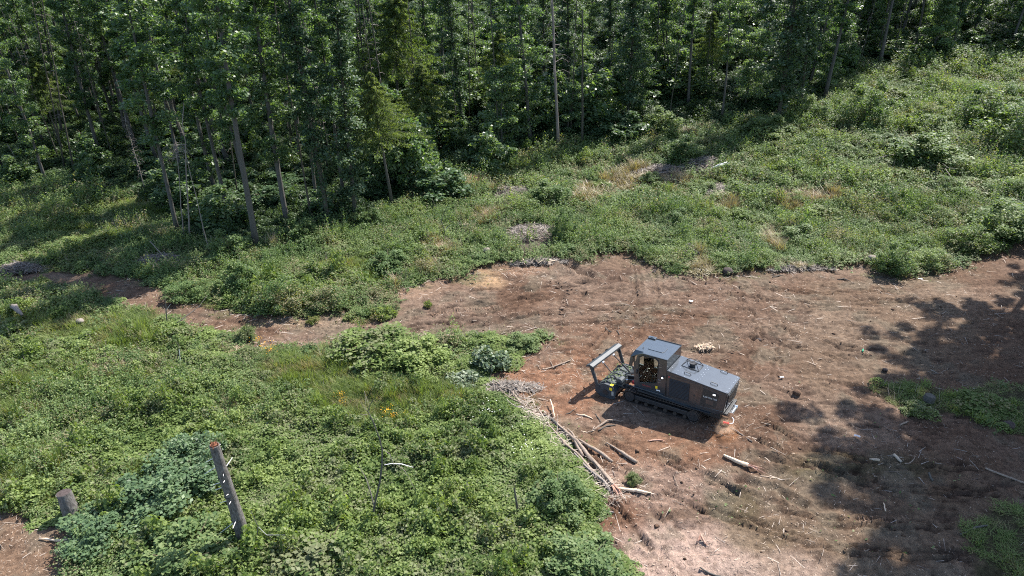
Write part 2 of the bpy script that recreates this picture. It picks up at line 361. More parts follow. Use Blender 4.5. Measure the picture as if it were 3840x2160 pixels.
# ---------------------------------------------------------------- ground
def spaced(a, b, c, d, fine, coarse):
    """coordinates a..d, fine between b and c and growing outside"""
    xs = list(np.arange(b, c, fine)); s = fine; x = c
    while x < d: xs.append(x); s = min(coarse, s*1.12); x += s
    xs.append(d); s = fine; x = b-s; lo = []
    while x > a: lo.append(x); s = min(coarse, s*1.12); x -= s
    lo.append(a); return np.array(lo[::-1]+xs)
gx = spaced(-420, -20, 26, 420, .125, 12); gy = spaced(-60, 18, 47, 520, .125, 12)
GX, GY = np.meshgrid(gx, gy); fx, fy = GX.ravel(), GY.ravel()
dh, bare, dark = detail_height(fx, fy)
GZ = base_height(fx, fy) + dh
px, py = project(fx, fy, base_height(fx, fy))
def blob(cx, cy, rx, ry, s=.35):
    return 1-smooth(1-s, 1+s, np.hypot((px-cx)/rx, (py-cy)/ry) + .9*(fbm(fx, fy, 1.8, 61, 3)-.5))
soil = np.tile(np.array([.235,.160,.118]), (len(fx), 1))
def lay(mask, col, k=1.0):
    global soil
    mask = (np.clip(mask, 0, 1)*k)[:, None]; soil = soil*(1-mask) + np.array(col)*mask
n_big = fbm(fx, fy, 4.5, 71, 4)
lay(smooth(.48, .68, n_big), (.30,.22,.168), .9)
lay(smooth(.52, .36, n_big), (.185,.115,.078), .9)
lay(blob(3300,1250,420,230), (.26,.195,.14), .6)
lay(blob(1700,1230,420,60), (.24,.175,.135), .6)
lay(blob(600,1140,420,90,.5), (.24,.165,.12), .7)
lay(blob(2110,1440,260,110), (.34,.185,.115), .85)
lay(blob(2430,1690,330,95), (.31,.175,.11), .8)
lay(blob(2250,1270,240,60), (.24,.14,.09), .6)
lay(blob(2450,1830,330,100), (.42,.30,.24), .75)
lay(blob(2330,1990,110,130), (.22,.12,.075), .8)
lay(blob(2560,2080,260,150), (.60,.45,.38), .9)
lay(blob(2900,2130,260,70), (.56,.43,.36), .8)
lay(blob(2740,1900,110,70), (.13,.12,.065), .8)
lay(blob(2850,2010,180,60), (.24,.19,.125), .7)
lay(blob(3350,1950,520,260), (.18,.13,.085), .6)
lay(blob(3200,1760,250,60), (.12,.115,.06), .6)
lay(blob(1820,1045,75,36), (.52,.36,.22), .95)
lay(blob(1950,1005,110,30), (.40,.26,.18), .8)
lay(blob(1560,1090,110,30), (.36,.25,.18), .8)
lay(blob(1180,1215,250,22), (.42,.31,.22), .6)
lay(blob(650,1100,90,16), (.34,.24,.17), .6)
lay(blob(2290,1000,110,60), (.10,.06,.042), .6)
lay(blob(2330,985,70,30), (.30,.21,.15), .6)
lay(blob(80,2080,220,190), (.26,.175,.12), .95)
lay(blob(2720,1620,60,40), (.33,.17,.09), .8)
lay(dark*bare*smooth(.2,.48,fbm(fx,fy,.7,97,3)), (.075,.048,.034), .8)
_st = fbm(fx*.55+.15*fy, fy*1.9, .8, 141, 4)
lay(smooth(.60, .70, _st)*bare*smooth(-14, -10, fx)*(.35+.65*smooth(.45,.6,fbm(fx,fy,3,143,2))), (.085,.058,.045), .75)
lay(smooth(.52, .7, fbm(fx, fy, 1.6, 145, 4)), (.235,.205,.155), .55)
green_dust = smooth(.5, .7, fbm(fx, fy, 1.1, 91, 4))*smooth(2.2, .3, seg_dist(fx, fy, CLEAR, True))
lay(green_dust, (.15,.16,.085), .6)
litter = (1-bare)
lay(litter, (.060,.058,.030), .95)
lay(4*bare*(1-bare)*smooth(34, 38, fy)*smooth(-7, -3, fx), (.085,.055,.042), .8)
lay(pile_mask(fx, fy), (.16,.13,.115), .9)
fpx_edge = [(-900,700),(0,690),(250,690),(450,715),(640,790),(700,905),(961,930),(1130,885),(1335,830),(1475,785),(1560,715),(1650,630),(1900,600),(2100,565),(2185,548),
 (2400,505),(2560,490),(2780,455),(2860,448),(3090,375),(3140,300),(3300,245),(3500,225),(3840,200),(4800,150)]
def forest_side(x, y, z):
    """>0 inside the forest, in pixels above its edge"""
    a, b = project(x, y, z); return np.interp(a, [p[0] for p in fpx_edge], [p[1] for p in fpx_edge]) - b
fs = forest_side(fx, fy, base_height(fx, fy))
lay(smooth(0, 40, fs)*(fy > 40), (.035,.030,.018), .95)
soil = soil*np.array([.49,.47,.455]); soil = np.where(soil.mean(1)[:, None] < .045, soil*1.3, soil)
alpha = np.clip(bare*(.25+.5*fbm(fx, fy, 2.5, 95, 3)) , 0, 1)
nx, ny = len(gx), len(gy)
idx = np.arange(nx*ny).reshape(ny, nx)
Q = np.stack([idx[:-1,:-1].ravel(), idx[:-1,1:].ravel(), idx[1:,1:].ravel(), idx[1:,:-1].ravel()], 1)
gme = mesh_np('ground', np.stack([fx, fy, GZ], 1), Q, smooth_=True)
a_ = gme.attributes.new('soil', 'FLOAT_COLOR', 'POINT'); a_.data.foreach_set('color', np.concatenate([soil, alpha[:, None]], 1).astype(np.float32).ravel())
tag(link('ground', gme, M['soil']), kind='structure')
def gz(x, y):
    d, _, _ = detail_height(np.array([x]), np.array([y])); return float(base_height(x, y)) + float(d[0])

# ---------------------------------------------------------------- leaves as geometry
def leaf_quads(P, size, up=.5, aspect=1.5, droop=0.0, normal=None):
    """one small folded-looking quad per point"""
    n = len(P); size = np.broadcast_to(size, (n,))
    nr = rng.normal(size=(n, 3)); nr /= np.linalg.norm(nr, axis=1)[:, None]
    nr[:, 2] = np.abs(nr[:, 2]); nr = nr*(1-up) + np.array([0, 0, up]) if normal is None else nr*(1-up) + normal*up
    nr /= np.linalg.norm(nr, axis=1)[:, None]
    t = rng.normal(size=(n, 3)); t[:, 2] -= droop; t -= nr*(t*nr).sum(1)[:, None]; t /= np.linalg.norm(t, axis=1)[:, None]
    b = np.cross(nr, t); h = size[:, None]
    V = np.empty((n, 4, 3)); V[:, 0] = P - t*h*.5*aspect; V[:, 1] = P + b*h*.5 + nr*h*.08; V[:, 2] = P + t*h*.5*aspect; V[:, 3] = P - b*h*.5 + nr*h*.08
    return V.reshape(-1, 3), np.arange(4*n).reshape(n, 4)
def leaf_mesh(name, P, size, **k):
    V, Q = leaf_quads(np.asarray(P), size, **k); return mesh_np(name, V, Q)
def ball_pts(n, c, r):
    d = rng.normal(size=(n, 3)); d /= np.linalg.norm(d, axis=1)[:, None]
    return np.array(c) + d*(rng.random((n, 1))**.45)*np.array(r)

def make_tree_meshes(H, n_br, spread, low, leaves, lsize, tr, seed, clump=.95, bark='bark', taper=.35, ivy=0):
    """broadleaf: tapered, slightly bent trunk with limbs; crown of leaf clumps along the limbs"""
    r = random.Random(seed); tr_mb = MB(); pts, rad = [], []
    ph = r.random()*6; amp = r.uniform(.12, .45)
    for i in range(13):
        t = i/12; z = t*H
        pts.append((amp*math.sin(ph+t*3.2)-amp*math.sin(ph), amp*math.cos(ph*1.3+t*2.5)-amp*math.cos(ph*1.3), z)); rad.append(tr*(1-t)**.8*(1-taper*.3)+.02 + (tr*.35 if i == 0 else 0))
    tr_mb.tube(pts, rad, 8, jit=.14)
    P = []
    def on(t):
        k = min(11.999, t*12); i = int(k); f = k-i
        return Vector(pts[i]).lerp(Vector(pts[i+1]), f)
    for j in range(n_br):
        t = low + (1-low)*(j+r.random())/n_br; b = on(min(t, .99)); az = j*2.4 + r.random(); el = r.uniform(.1, .9)*(.6+t*.6)
        L = spread*(1-.55*((t-low)/(1-low))**1.5)*r.uniform(.5, 1.15)*(.55 if t < low+.12 else 1)
        d = Vector((math.cos(az)*math.cos(el), math.sin(az)*math.cos(el), math.sin(el)))
        q = [b, b+d*L*.45+Vector((0, 0, .05)), b+d*L+Vector((0, 0, -.12*L))]
        tr_mb.tube(q, [tr*.28*(1-t*.6)+.012, tr*.16, .012], 4, cap=False)
        nn = int(leaves*1.35/n_br)
        for _ in range(3):
            f = r.uniform(.35, 1.08); c = q[0].lerp(q[2], f); cr = clump*r.uniform(.55, 1.15)*(.6+.5*(L/spread))
            P.append(ball_pts(nn//3, tuple(c), (cr, cr, cr*.62)))
    if ivy:
        n = ivy; t = rng.random(n)**.8*.75; th = rng.random(n)*6.283; rr = tr*1.2+rng.random(n)*.55*(.4+.6*np.sin(t*23+ph)**2)
        B = np.array([tuple(on(float(k))) for k in t]); B[:, 0] += np.cos(th)*rr; B[:, 1] += np.sin(th)*rr; P.append(B)
    P = np.concatenate(P)
    tm = tr_mb.mesh('trunk', True); tm.materials.append(M[bark])
    cm = leaf_mesh('crown', P, lsize*.82*rng.uniform(.5, 1.35, len(P)), up=.3, aspect=1.45)
    return tm, cm
def make_spruce_meshes(H, low, width, tr, seed, n=70, needle=True):
    r = random.Random(seed); mb = MB(); mb.tube([(0,0,0),(.06,.03,H*.4),(0,.05,H*.8),(0,0,H)], [tr*1.2, tr*.8, tr*.4, .015], 8, jit=.1); V = []
    for j in range(n):
        t = low + (1-low)*(j/n)**1.0; z = t*H; az = j*2.399; L = width*(1-((t-low)/(1-low))**1.25)*r.uniform(.75, 1.1)+.15
        d = np.array([math.cos(az), math.sin(az), 0]); k = np.linspace(0, 1, 22)
        sag = -.32*L*k**1.4 + .12*L*k**4
        line = np.array([0, 0, z]) + d*(L*k)[:, None] + np.array([0, 0, 1])*sag[:, None]
        mb.tube([tuple(line[0]), tuple(line[10]), tuple(line[21])], [.03, .018, .006], 3, cap=False)
        if needle:
            for q, kk in zip(line[3:], k[3:]):
                m = 13; side = np.cross(d, [0, 0, 1]); s = rng.uniform(-1, 1, m)*L*.28*(1.1-kk)
                p = q + side*s[:, None] + np.array([0, 0, -1])*(np.abs(s)*.35 + rng.random(m)*.3)[:, None] + rng.normal(size=(m, 3))*.04; V.append(p)
    tm = mb.mesh('trunk', True); tm.materials.append(M['bark'])
    if not needle: return tm, None
    P = np.concatenate(V); cm = leaf_mesh('crown', P, .085*rng.uniform(.5, 1.4, len(P)), up=.1, aspect=3.2, droop=1.6); cm.materials.append(M['spruce']); return tm, cm

TREES = {}
for i, (H, nb, sp, lo, lv, ls, tr, ivy) in enumerate([(25,40,2.6,.22,11000,.20,.23,0),(26,36,2.3,.34,9500,.20,.22,0),(24,44,2.9,.12,12000,.20,.20,0),
        (27,34,2.6,.42,9000,.21,.25,0),(23,46,2.1,.10,10500,.19,.17,1500),(25,38,2.0,.25,9000,.19,.19,2600),(22,30,1.8,.35,6500,.18,.13,0)]):
    tm, cm = make_tree_meshes(H, nb, sp, lo, lv, ls, tr, 100+i, ivy=ivy, bark='bark_dark' if i in (4, 5) else 'bark')
    cm.materials.append(M['ivy_leaf'] if i in (4, 5) else M['tree_leaf']); TREES['leafy%d' % i] = (tm, cm, H)
_t, _c = make_tree_meshes(34, 90, 9.0, .54, 25000, .28, .42, 140, clump=.9); _c.materials.append(M['tree_leaf']); TREES['big'] = (_t, _c, 34)
for i, (H, lo, w, tr) in enumerate([(15.5,.56,4.8,.17),(13,.48,4.2,.13),(9,.15,2.8,.09)]):
    tm, cm = make_spruce_meshes(H, lo, w, tr, 60+i, n=(78, 70, 55)[i]); TREES['spruce%d' % i] = (tm, cm, H)
def bare_trunk(H, tr, seed, twigs=0, jag=True, mat='bark_pale', sides=9, twl=1.2, low=.4):
    r = random.Random(seed); mb = MB(); p = [(0, 0, 0)]; rad = [tr*1.25]
    for i in range(1, 9): p.append((r.uniform(-.05, .05)*i*.4, r.uniform(-.05, .05)*i*.4, H*i/8)); rad.append(tr*(1-.55*i/8))
    mb.tube(p, rad, sides, jit=.12)
    if jag:
        for k in range(4): a = k*1.6; x, y = math.cos(a)*rad[-1]*.6+p[-1][0], math.sin(a)*rad[-1]*.6+p[-1][1]; mb.tube([(x, y, H-.1), (x*1.0, y, H+r.uniform(.1, .45))], [rad[-1]*.5, .01], 4)
    tm = mb.mesh('trunk', True); tm.materials.append(M[mat]); wm = None
    if twigs:
        w = MB()
        for k in range(twigs):
            t = low+(1-low)*k/twigs; az = k*2.4+r.random(); L = twl*r.uniform(.4, 1.1); b = Vector((0, 0, t*H)); d = Vector((math.cos(az), math.sin(az), r.uniform(-.15, .25)))
            w.tube([b, b+d*L*.5, b+d*L+Vector((0, 0, -.35*L))], [.02, .012, .004], 3, cap=False)
            for _ in range(4):
                f = r.uniform(.3, 1); q = b+d*L*f+Vector((0, 0, -.35*L*f*f)); w.tube([q, q+Vector((r.uniform(-.3,.3), r.uniform(-.3,.3), r.uniform(-.5, -.1)))*L*.5], [.008, .003], 3, cap=False)
        wm = w.mesh('twigs'); wm.materials.append(M['dead_twig'])
    return tm, wm, H
TREES['snag'] = bare_trunk(12, .17, 5); TREES['snag_twigs'] = bare_trunk(22, .16, 6, twigs=46, twl=2.0, mat='bark_pale', low=.35)
TREES['pole'] = bare_trunk(15, .085, 7); TREES['dead_spruce'] = bare_trunk(12, .10, 8, twigs=60, twl=1.5, low=.25)
TREES['dark_snag'] = bare_trunk(20, .20, 9, mat='bark_dark'); TREES['whip'] = bare_trunk(8, .06, 10, twigs=26, twl=1.6, low=.86)

TREES['dark_pole'] = bare_trunk(21, .085, 19, mat='bark_dark', twigs=26, twl=.9, low=.3)
PROTO = {}
def tree_obj(kind, name, label, cat, loc, axis, height, fat=1.0, spin=0.0, group=None):
    tm, cm, H = TREES[kind]; s = height/H
    if kind in PROTO: e = copy_tree(PROTO[kind])
    else:
        e = bpy.data.objects.new(name, None); C.objects.link(e); e.empty_display_size = .5
        link('trunk', tm, None, e)
        if cm: link('twigs' if cm.name.startswith('twigs') else 'crown', cm, None, e)
        PROTO[kind] = e
    e.name = name; e.location = loc; e.scale = (s*fat, s*fat, s)
    q = Vector(axis).normalized().to_track_quat('Z', 'Y') @ Euler((0, 0, spin)).to_quaternion(); e.rotation_mode = 'QUATERNION'; e.rotation_quaternion = q
    for k in ('group', 'label', 'category'):
        if k in e: del e[k]
    return tag(e, label, cat, group)
RANDOMS = []; SLOPE = []
def ray_at_y(px_, py_, Y):
    v = (py_-1080)/FPX; d = Vector(((px_-1920)/FPX, cP - v*sP, -sP - v*cP)); return Vector((0, 0, CAM_H)) + d*(Y/d.y)
def placed(kind, name, label, cat, base, top, height=None, fat=1.0, sink=.15, dy=0.0):
    """base and top pixels; a height of None ends the tree at its top pixel"""
    B = at(*base); T = ray_at_y(top[0], top[1], B.y+dy); ax = T-B
    h = height or ax.length
    ax.normalize(); B = B - ax*sink
    e = tree_obj(kind, name, label, cat, B, ax, h, fat, rnd.random()*6.28); used.append((B.x, B.y)); ANCH.append((e, base)); return e
used = []; ANCH = []
# the trunks and trees one can pick out, left to right: kind, name, base px, top px, height (None: ends at top px), fat, label
PICK = [
 ('leafy2','broadleaf_tree',(175,690),(80,420),23,.8,'mossy leaning trunk at the far left edge, standing over the shaded meadow'),
 ('snag','dead_tree',(104,671),(25,537),None,.9,'short thick dark leaning trunk at the very left edge of the forest'),
 ('leafy1','broadleaf_tree',(170,560),(55,238),25,.8,'straight brown trunk leaning left, sunlit low in the left forest'),
 ('leafy0','broadleaf_tree',(235,520),(199,318),24,.8,'dark trunk rising behind the brown leaning trunk in the left forest'),
 ('leafy6','broadleaf_tree',(395,520),(343,323),23,.9,'slender dark trunk between the left meadow and the dead spruce'),
 ('dead_spruce','dead_tree',(548,725),(462,427),None,.8,'thin pale dead spruce with drooping bare twigs in front of the left forest'),
 ('leafy1','broadleaf_tree',(600,640),(407,0),26,1.0,'tall trunk leaning left with a bare lit stem near the top edge'),
 ('leafy0','broadleaf_tree',(705,560),(492,0),27,.9,'long slim curved trunk leaning left, left of the forked pair'),
 ('leafy3','broadleaf_tree',(870,640),(601,0),28,1.1,'dark double trunk leaning left that runs out of the top edge'),
 ('leafy6','broadleaf_tree',(668,880),(600,540),24,1.3,'dark rough trunk just left of the pale broken pole'),
 ('pole','dead_tree',(712,905),(683,388),None,1.0,'pale broken pole with a snapped top beside the leaning birch'),
 ('pole','dead_tree',(788,955),(690,560),None,.8,'thin leaning birch stem crossing in front of the pale broken pole'),
 ('whip','dead_tree',(690,900),(661,527),None,.8,'thin dead stem topped by an umbrella of drooping bare twigs'),
 ('leafy3','broadleaf_tree',(965,935),(839,0),27,1.05,'tallest grey trunk at the front edge of the forest, left of centre'),
 ('leafy6','broadleaf_tree',(1062,745),(984,278),26,1.0,'dark trunk right behind the tallest grey trunk'),
 ('snag_twigs','dead_tree',(1200,690),(1160,275),None,.7,'dead grey spruce full of fine hanging twigs behind the ivy trunks'),
 ('leafy5','ivy_tree',(1235,850),(1150,300),25,1.0,'ivy covered trunk in front of the twiggy dead grey spruce'),
 ('leafy2','broadleaf_tree',(1190,640),(1068,0),26,1.0,'trunk with a pale bare upper stem above the twiggy dead grey spruce'),
 ('leafy4','ivy_tree',(1335,830),(1285,330),24,1.1,'dark trunk wrapped in leaves left of the tall yellow green spruce'),
 ('spruce0','spruce_tree',(1475,785),(1385,262),None,1.0,'tallest yellow green spruce with a long bare lower stem'),
 ('spruce1','spruce_tree',(1543,695),(1478,330),None,1.0,'small yellow green spruce between the two larger spruces'),
 ('spruce1','spruce_tree',(1607,580),(1573,235),None,1.25,'broad yellow green spruce, right one of the three'),
 ('snag','dead_tree',(1560,470),(1538,164),None,.8,'broken grey stump of a trunk showing above the right spruce'),
 ('snag','dead_tree',(1715,500),(1695,263),None,.8,'broken brown snag leaning just right of the right spruce'),
 ('snag','dead_tree',(1918,450),(1908,250),None,.7,'short pale broken snag in the centre of the forest'),
 ('leafy5','ivy_tree',(1745,560),(1700,120),24,1.0,'ivy covered trunk right of the broken brown snag'),
 ('leafy1','broadleaf_tree',(1668,430),(1648,0),26,.9,'reddish bare trunk near the top edge above the right spruce'),
 ('leafy0','broadleaf_tree',(1404,420),(1369,0),27,1.0,'dark trunk rising behind the tallest yellow green spruce'),
 ('leafy5','ivy_tree',(1500,460),(1449,50),27,1.1,'leafy dark trunk behind the gap between the spruces'),
 ('leafy2','broadleaf_tree',(1990,545),(1965,75),25,1.1,'large dark leafy tree left of the pale dead conifer'),
 ('snag_twigs','dead_tree',(2094,565),(2068,-60),26,.95,'tall pale dead conifer with bare hanging twigs in the centre'),
 ('leafy5','ivy_tree',(2134,440),(2120,50),24,1.1,'dark ivy trunk standing between the pale dead conifer and the dark topless trunk'),
 ('dark_snag','dead_tree',(2183,548),(2186,35),None,1.0,'tall dark topless trunk right of the pale dead conifer'),
 ('leafy4','ivy_tree',(2353,475),(2355,0),26,1.1,'straight dark leafy trunk right of the dark topless trunk'),
 ('leafy5','ivy_tree',(2385,400),(2398,0),26,1.1,'second straight leafy trunk close beside the straight dark one'),
 ('leafy6','broadleaf_tree',(2512,330),(2497,0),25,.9,'slim dark trunk right of the pair of straight leafy trunks'),
 ('leafy1','broadleaf_tree',(2580,400),(2608,20),25,.9,'trunk leaning slightly right in the right forest, partly behind leaves'),
 ('leafy6','broadleaf_tree',(2704,455),(2738,120),22,1.0,'thin curved trunk at the edge of the dark hollow in the right forest'),
 ('leafy4','ivy_tree',(2915,465),(2945,0),27,1.35,'massive dark ivy covered tree right of the dark hollow'),
 ('pole','dead_tree',(2835,400),(2868,210),None,.7,'thin bare stem inside the dark hollow of the right forest'),
 ('leafy1','broadleaf_tree',(3092,370),(3181,-10),26,1.15,'bare trunk leaning right above the shrubby slope'),
 ('leafy3','broadleaf_tree',(3298,245),(3358,-10),25,1.1,'bare dark trunk leaning right at the top of the shrubby slope'),
 ('leafy6','broadleaf_tree',(3430,190),(3470,-10),24,1.2,'rightmost bare trunk near the top edge over the slope'),
 ('leafy5','ivy_tree',(3000,430),(3020,120),24,1.1,'dark tree beside the massive ivy tree, nearer the slope'),
]
for kind, name, base, top, h, fat, label in PICK:
    placed(kind, name, label, 'dead tree' if name == 'dead_tree' else ('spruce' if 'spruce' in name else 'tree'), base, top, h, fat)

# the rest of the forest
zones = [('left','broadleaf tree among many deep in the dense left forest'), ('mid','broadleaf tree among many deep in the middle of the forest'), ('right','broadleaf tree among many deep in the right forest')]
cand = 0; count = 0; tries = 0
while count < 235 and tries < 60000:
    tries += 1
    y = 52 + rnd.random()**1.25*95; x = rnd.uniform(-.92, .95)*(y+8)
    z = float(base_height(x, y)); f = float(forest_side(np.array(x), np.array(y), np.array(z)))
    if f < 14: continue
    ppx, ppy = project(x, y, z)
    if ppx < -420 or ppx > 4300: continue
    md = 3.3 if (ppx < 1300 and f < 200) else 4.6
    if 1300 < ppx < 2900: md = 9.0
    if 60 < ppx < 760 and f < 170: md = 6.5
    if any((x-a)**2+(y-b)**2 < md*md for a, b in used): continue
    if 880 < ppx < 1010 and f < 60: continue
    used.append((x, y)); count += 1
    if ppx < 1350: kind = rnd.choice(['leafy0','leafy1','leafy3','leafy6','leafy6','leafy2','leafy1'])
    elif ppx < 2650: kind = rnd.choice(['leafy2','leafy4','leafy0','leafy5','leafy2'])
    else: kind = rnd.choice(['leafy4','leafy5','leafy0','leafy2','leafy1'])
    zone = zones[0 if ppx < 1300 else (1 if ppx < 2600 else 2)]
    h = rnd.uniform(22, 28)*(1 if y < 90 else .92); lean = Vector((rnd.uniform(-.05, .05), rnd.uniform(-.05, .05), 1))
    RANDOMS.append(tree_obj(kind, 'broadleaf_tree', zone[1], 'tree', (x, y, z-.15), lean, h, rnd.uniform(.8, 1.1), rnd.random()*6.28, 'trees filling the %s forest' % ('middle' if zone[0] == 'mid' else zone[0])))
n_p = 0; ups = []
while n_p < 90:
    y = 54+rnd.random()**1.2*60; x = rnd.uniform(-.85, .72)*(y+6); z = float(base_height(x, y)); f = float(forest_side(np.array(x), np.array(y), np.array(z))); a = float(project(x, y, z)[0])
    if f < 10 or (a > 1350 and rnd.random() < .45) or any((x-c)**2+(y-d)**2 < 2.2 for c, d in used+ups): continue
    ups.append((x, y)); n_p += 1; sp = n_p % 5 == 0 and f > 60
    RANDOMS.append(tree_obj(('spruce%d' % (n_p % 2)) if sp else 'dark_pole', 'spruce_tree' if sp else 'bare_trunk', 'young spruce deep among the broadleaf trees' if sp else 'thin dark bare trunk among the broadleaf trees', 'spruce' if sp else 'bare trunk', (x, y, z-.1),
        (rnd.uniform(-.10, .10), rnd.uniform(-.05, .05), 1), rnd.uniform(11, 19) if sp else rnd.uniform(15, 23), 1.0, rnd.random()*6.28, 'young spruces in the forest' if sp else 'thin bare trunks in the forest'))
# tall trees just beyond the right edge of the view; their shade falls on the clearing
for (x, y, h, k) in [(38.5,44,36,'big'),(39,35,35,'big'),(36.5,27,35,'big'),(41,39,38,'big'),(35,22,36,'big'),(43,46,37,'big'),(36.5,33,37,'big'),(46,53,34,'big'),(50,45,36,'big'),(38.5,30,38,'big'),(48,50,30,'big'),(57,61,27,'big'),(47,38,31,'big'),(33,18,33,'big')]:
    if k: tree_obj(k, 'broad_crowned_tree', 'tall broad crowned tree beside the right edge of the clearing', 'tree', (x, y, float(base_height(x, y))-.2), (rnd.uniform(-.03,.03), 0, 1), h, 1.0, rnd.random()*6.28, 'tall trees right of the clearing')

# ---------------------------------------------------------------- shrubs (countable bushes)
def make_shrub_meshes(rad, H, n, ls, seed, stems=9, up=.45, clumps=26):
    r = random.Random(seed); mb = MB(); P = []
    for k in range(stems):
        a = k*2.4+r.random(); L = rad*r.uniform(.4, .85); e = (math.cos(a)*L, math.sin(a)*L, H*r.uniform(.6, .95))
        mb.tube([(0, 0, -.1), (e[0]*.4, e[1]*.4, e[2]*.55), e], [.035, .022, .008], 4, cap=False)
    for k in range(clumps):
        a = k*2.4+r.random(); q = (k+.5)/clumps; L = rad*math.sqrt(q)*r.uniform(.7, 1.05); hh = H*(1-.5*q)*r.uniform(.35, 1.12); c = rad*r.uniform(.16, .42)
        P.append(ball_pts(n//clumps, (math.cos(a)*L, math.sin(a)*L, hh), (c, c, c*.75)))
    P.append(ball_pts(n//6, (0, 0, H*.35), (rad*.75, rad*.75, H*.35)))
    P = np.concatenate(P); P[:, 2] = np.abs(P[:, 2])
    return mb.mesh('stem', False), leaf_mesh('foliage', P, ls*rng.uniform(.6, 1.3, len(P)), up=up, aspect=1.5)
SHR = {}
for nme, (rad, H, n, ls, mat, up) in {'round': (1.25,1.7,5200,.085,'shrub_leaf',.5), 'loose': (1.4,2.6,4400,.085,'shrub_leaf',.4), 'low': (1.1,1.1,4200,.08,'bramble',.55),
      'willow': (1.5,2.2,4800,.075,'herb',.25), 'sapling': (1.7,2.2,6000,.11,'sapling_leaf',.5), 'pale': (1.1,.8,1700,.13,'pale_leaf',.3), 'under': (1.7,3.2,3600,.16,'tree_leaf',.4), 'fern': (.9,.8,1500,.10,'grass',.3)}.items():
    s_, f_ = make_shrub_meshes(rad, H, n, ls, hash(nme) % 999 if False else len(nme)*7, up=up); s_.materials.append(M['stem']); f_.materials.append(M[mat]); SHR[nme] = (s_, f_, rad, H)
SP = {}
def shrub(kind, loc, w, h, label, group=None, name='shrub', cat='shrub'):
    s_, f_, rad, H = SHR[kind]
    if kind in SP: e = copy_tree(SP[kind])
    else:
        e = bpy.data.objects.new(name, None); C.objects.link(e); link('stem', s_, None, e); link('foliage', f_, None, e); SP[kind] = e
    e.name = name; e.location = loc; e.rotation_euler = (0, 0, rnd.random()*6.28); e.scale = (w/2/rad, w/2/rad, h/H)
    for k in ('group', 'label', 'category'):
        if k in e: del e[k]
    return tag(e, label, cat, group)
